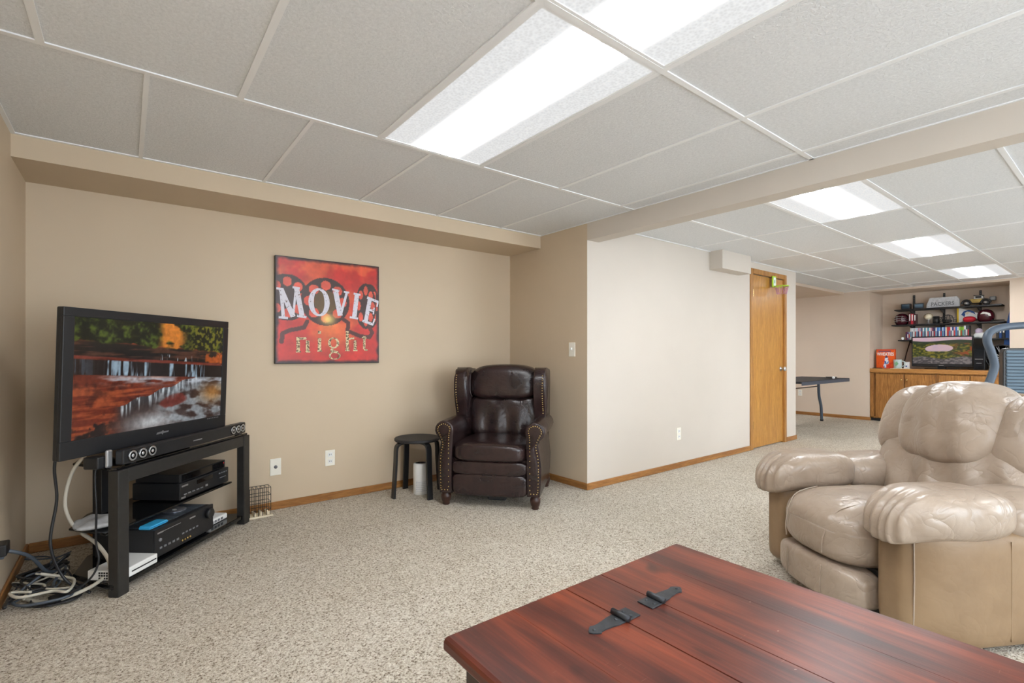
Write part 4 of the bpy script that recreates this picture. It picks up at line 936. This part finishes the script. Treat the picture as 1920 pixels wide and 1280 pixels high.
lathe('hub', [(.035, 0), (.035, -.02), (.02, -.028), (.001, -.028)], 'silver', hb, (0, 0, .19), 20, True, 'X')
for k in range(10):
    a = 2*PI*k/10; 
    for q in (-.05, .05): tube('spoke', [(-.012, .03*math.cos(a+q), .19+.03*math.sin(a+q)), (-.016, .1*math.cos(a+q), .19+.1*math.sin(a+q)), (-.010, .168*math.cos(a+q*1.3), .19+.168*math.sin(a+q*1.3))], .005, 'silver', hb, 6, 3)
sk2 = empty('walking_stick', (10.25, 2.465, WZ), 0, 'dark brown walking stick leaning against the alcove wall', 'stick')
tube('shaft', [(0, .02, 0), (.12, .0, .25), (.235, -.02, .44)], .009, 'footwood', sk2, 8, 2); tube('grip', [(.235, -.02, .44), (.25, -.022, .47)], .013, 'black', sk2, 8, 2)
fl = empty('blue_banner', (10.3, 1.235, WZ), 0, 'tall blue folded banner standing at the right of the alcove', 'banner')
prism('banner_cloth', [(.055, 0), (-.04, 0), (-.05, .45), (-.052, 1.02), (-.045, 1.06), (.03, .62), (.05, .3)], 'X', -.02, .02, 'blue', fl, .006, 2); tube('banner_pole', [(0, -.045, 0), (0, -.05, .5), (0, -.052, 1.08)], .006, 'black', fl, 8, 2)

# ------------------------------------------------------------------ folding table with paddle
tb = empty('folding_table', (8.3, 3.27, 0), 0, 'long dark folding table with a curved grey leg by the far wall', 'table')
box('table_top', -.92, .92, -.34, .38, .70, .73, 'blackm', tb, .006); boxes('edge_rail', [(-.90, .90, -.346, -.34, .675, .722), (.92, .926, -.33, .37, .69, .725)], 'bluegrey', tb)
for x in (-.72, .72):
    lg = tube('leg', [(x, .04, .70), (x, .04, .60), (x+.02, .04, .42), (x+.10, .04, .25), (x+.13, .04, 0)], .022, 'bluegrey', tb, 10); lathe('foot_cap', [(.026, 0), (.026, .03), (.022, .034)], 'black', lg, (x+.13, .04, 0), 12)
tube('brace_bar', [(-.72, .04, .585), (.72, .04, .585)], .008, 'footwood', tb, 8, 0)
pd = empty('table_tennis_paddle', (8.72, 3.02, .7305), .25, 'black table tennis paddle lying on the folding table', 'paddle')
lathe('blade', [(.074, .012), (.076, .016), (.076, .026), (.074, .03)], 'black', pd, (0, 0, 0), 28, False); prism('handle', [(.06, -.014), (.18, -.016), (.18, .016), (.06, .014)], 'Z', .008, .030, 'cream', pd, .003, 1)
bl_ = empty('table_tennis_ball', (8.62, 2.955, .7305), 0, 'white ball resting beside the black paddle', 'ball'); sphere('ball', (0, 0, .02), .02, 'white', bl_); lathe('ball_seam', [(.0202, .0185), (.0203, .02), (.0202, .0215)], 'weathered', bl_, (0, 0, 0), 20)

# ------------------------------------------------------------------ treadmill behind the recliner
tm = empty('treadmill', (4.72, .50, 0), 0, 'blue-grey treadmill with curved handrail behind the recliner', 'treadmill')
o_ = Vector((4.72, .50, 0))
def w2(*p): return tuple(Vector(p)-o_)
tube('handrail', [w2(5.05, .23, 1.315), w2(4.85, .395, 1.31), w2(4.70, .515, 1.305), w2(4.60, .592, 1.29), w2(4.545, .636, 1.255), w2(4.535, .644, 1.20), w2(4.555, .628, 1.13), w2(4.572, .614, 1.04), w2(4.56, .625, .97), w2(4.54, .64, .91)], .0235, 'bluegrey', tm, 14)
tube('handrail_sleeve', [w2(4.542, .639, .925), w2(4.52, .655, .80), w2(4.50, .67, .55), w2(4.48, .69, .12)], .021, 'bluegreyl', tm, 14)
tube('upright', [w2(5.0, .27, 1.6), w2(4.96, .30, 1.3), w2(4.9, .32, .9), w2(4.85, .35, .12)], .05, 'bluegreyl', tm, 12)
cs = prism('console_back', [(-.20, -.55), (.20, -.55), (.20, -.03), (.19, -.005), (.165, .0), (-.165, .0), (-.19, -.005), (-.20, -.03)], 'Y', -.03, .03, 'black', tm, .006, 2)
cs.location = w2(4.80, .425, 1.155); cs.rotation_euler = (0, 0, math.radians(-62))
for k in range(24):
    r_ = box('rib', -.185, .185, -.042, -.03, -.034-.022*k, -.015-.022*k, 'ribgrey', cs, .004, 1)
box('deck', -.25, 1.25, -.55, .20, .08, .16, 'black', tm, .02); box('belt', -.22, 1.22, -.44, .09, .16, .166, 'blackm', tm, .002)
for x in (-.2, 1.15): box('foot', x, x+.08, -.5, .15, 0, .08, 'black', tm, .01)

for o in bpy.data.objects:
    if o.type == 'MESH' and o.name.split('.')[0] in ('front_buttons', 'front_button', 'control_marks', 'nailhead_trim', 'rail_slot', 'intake_grille', 'net', 'wire_cage', 'strip_socket', 'port_row', 'vent', 'slot', 'drive_trim'):
        o['kind'] = 'stuff'
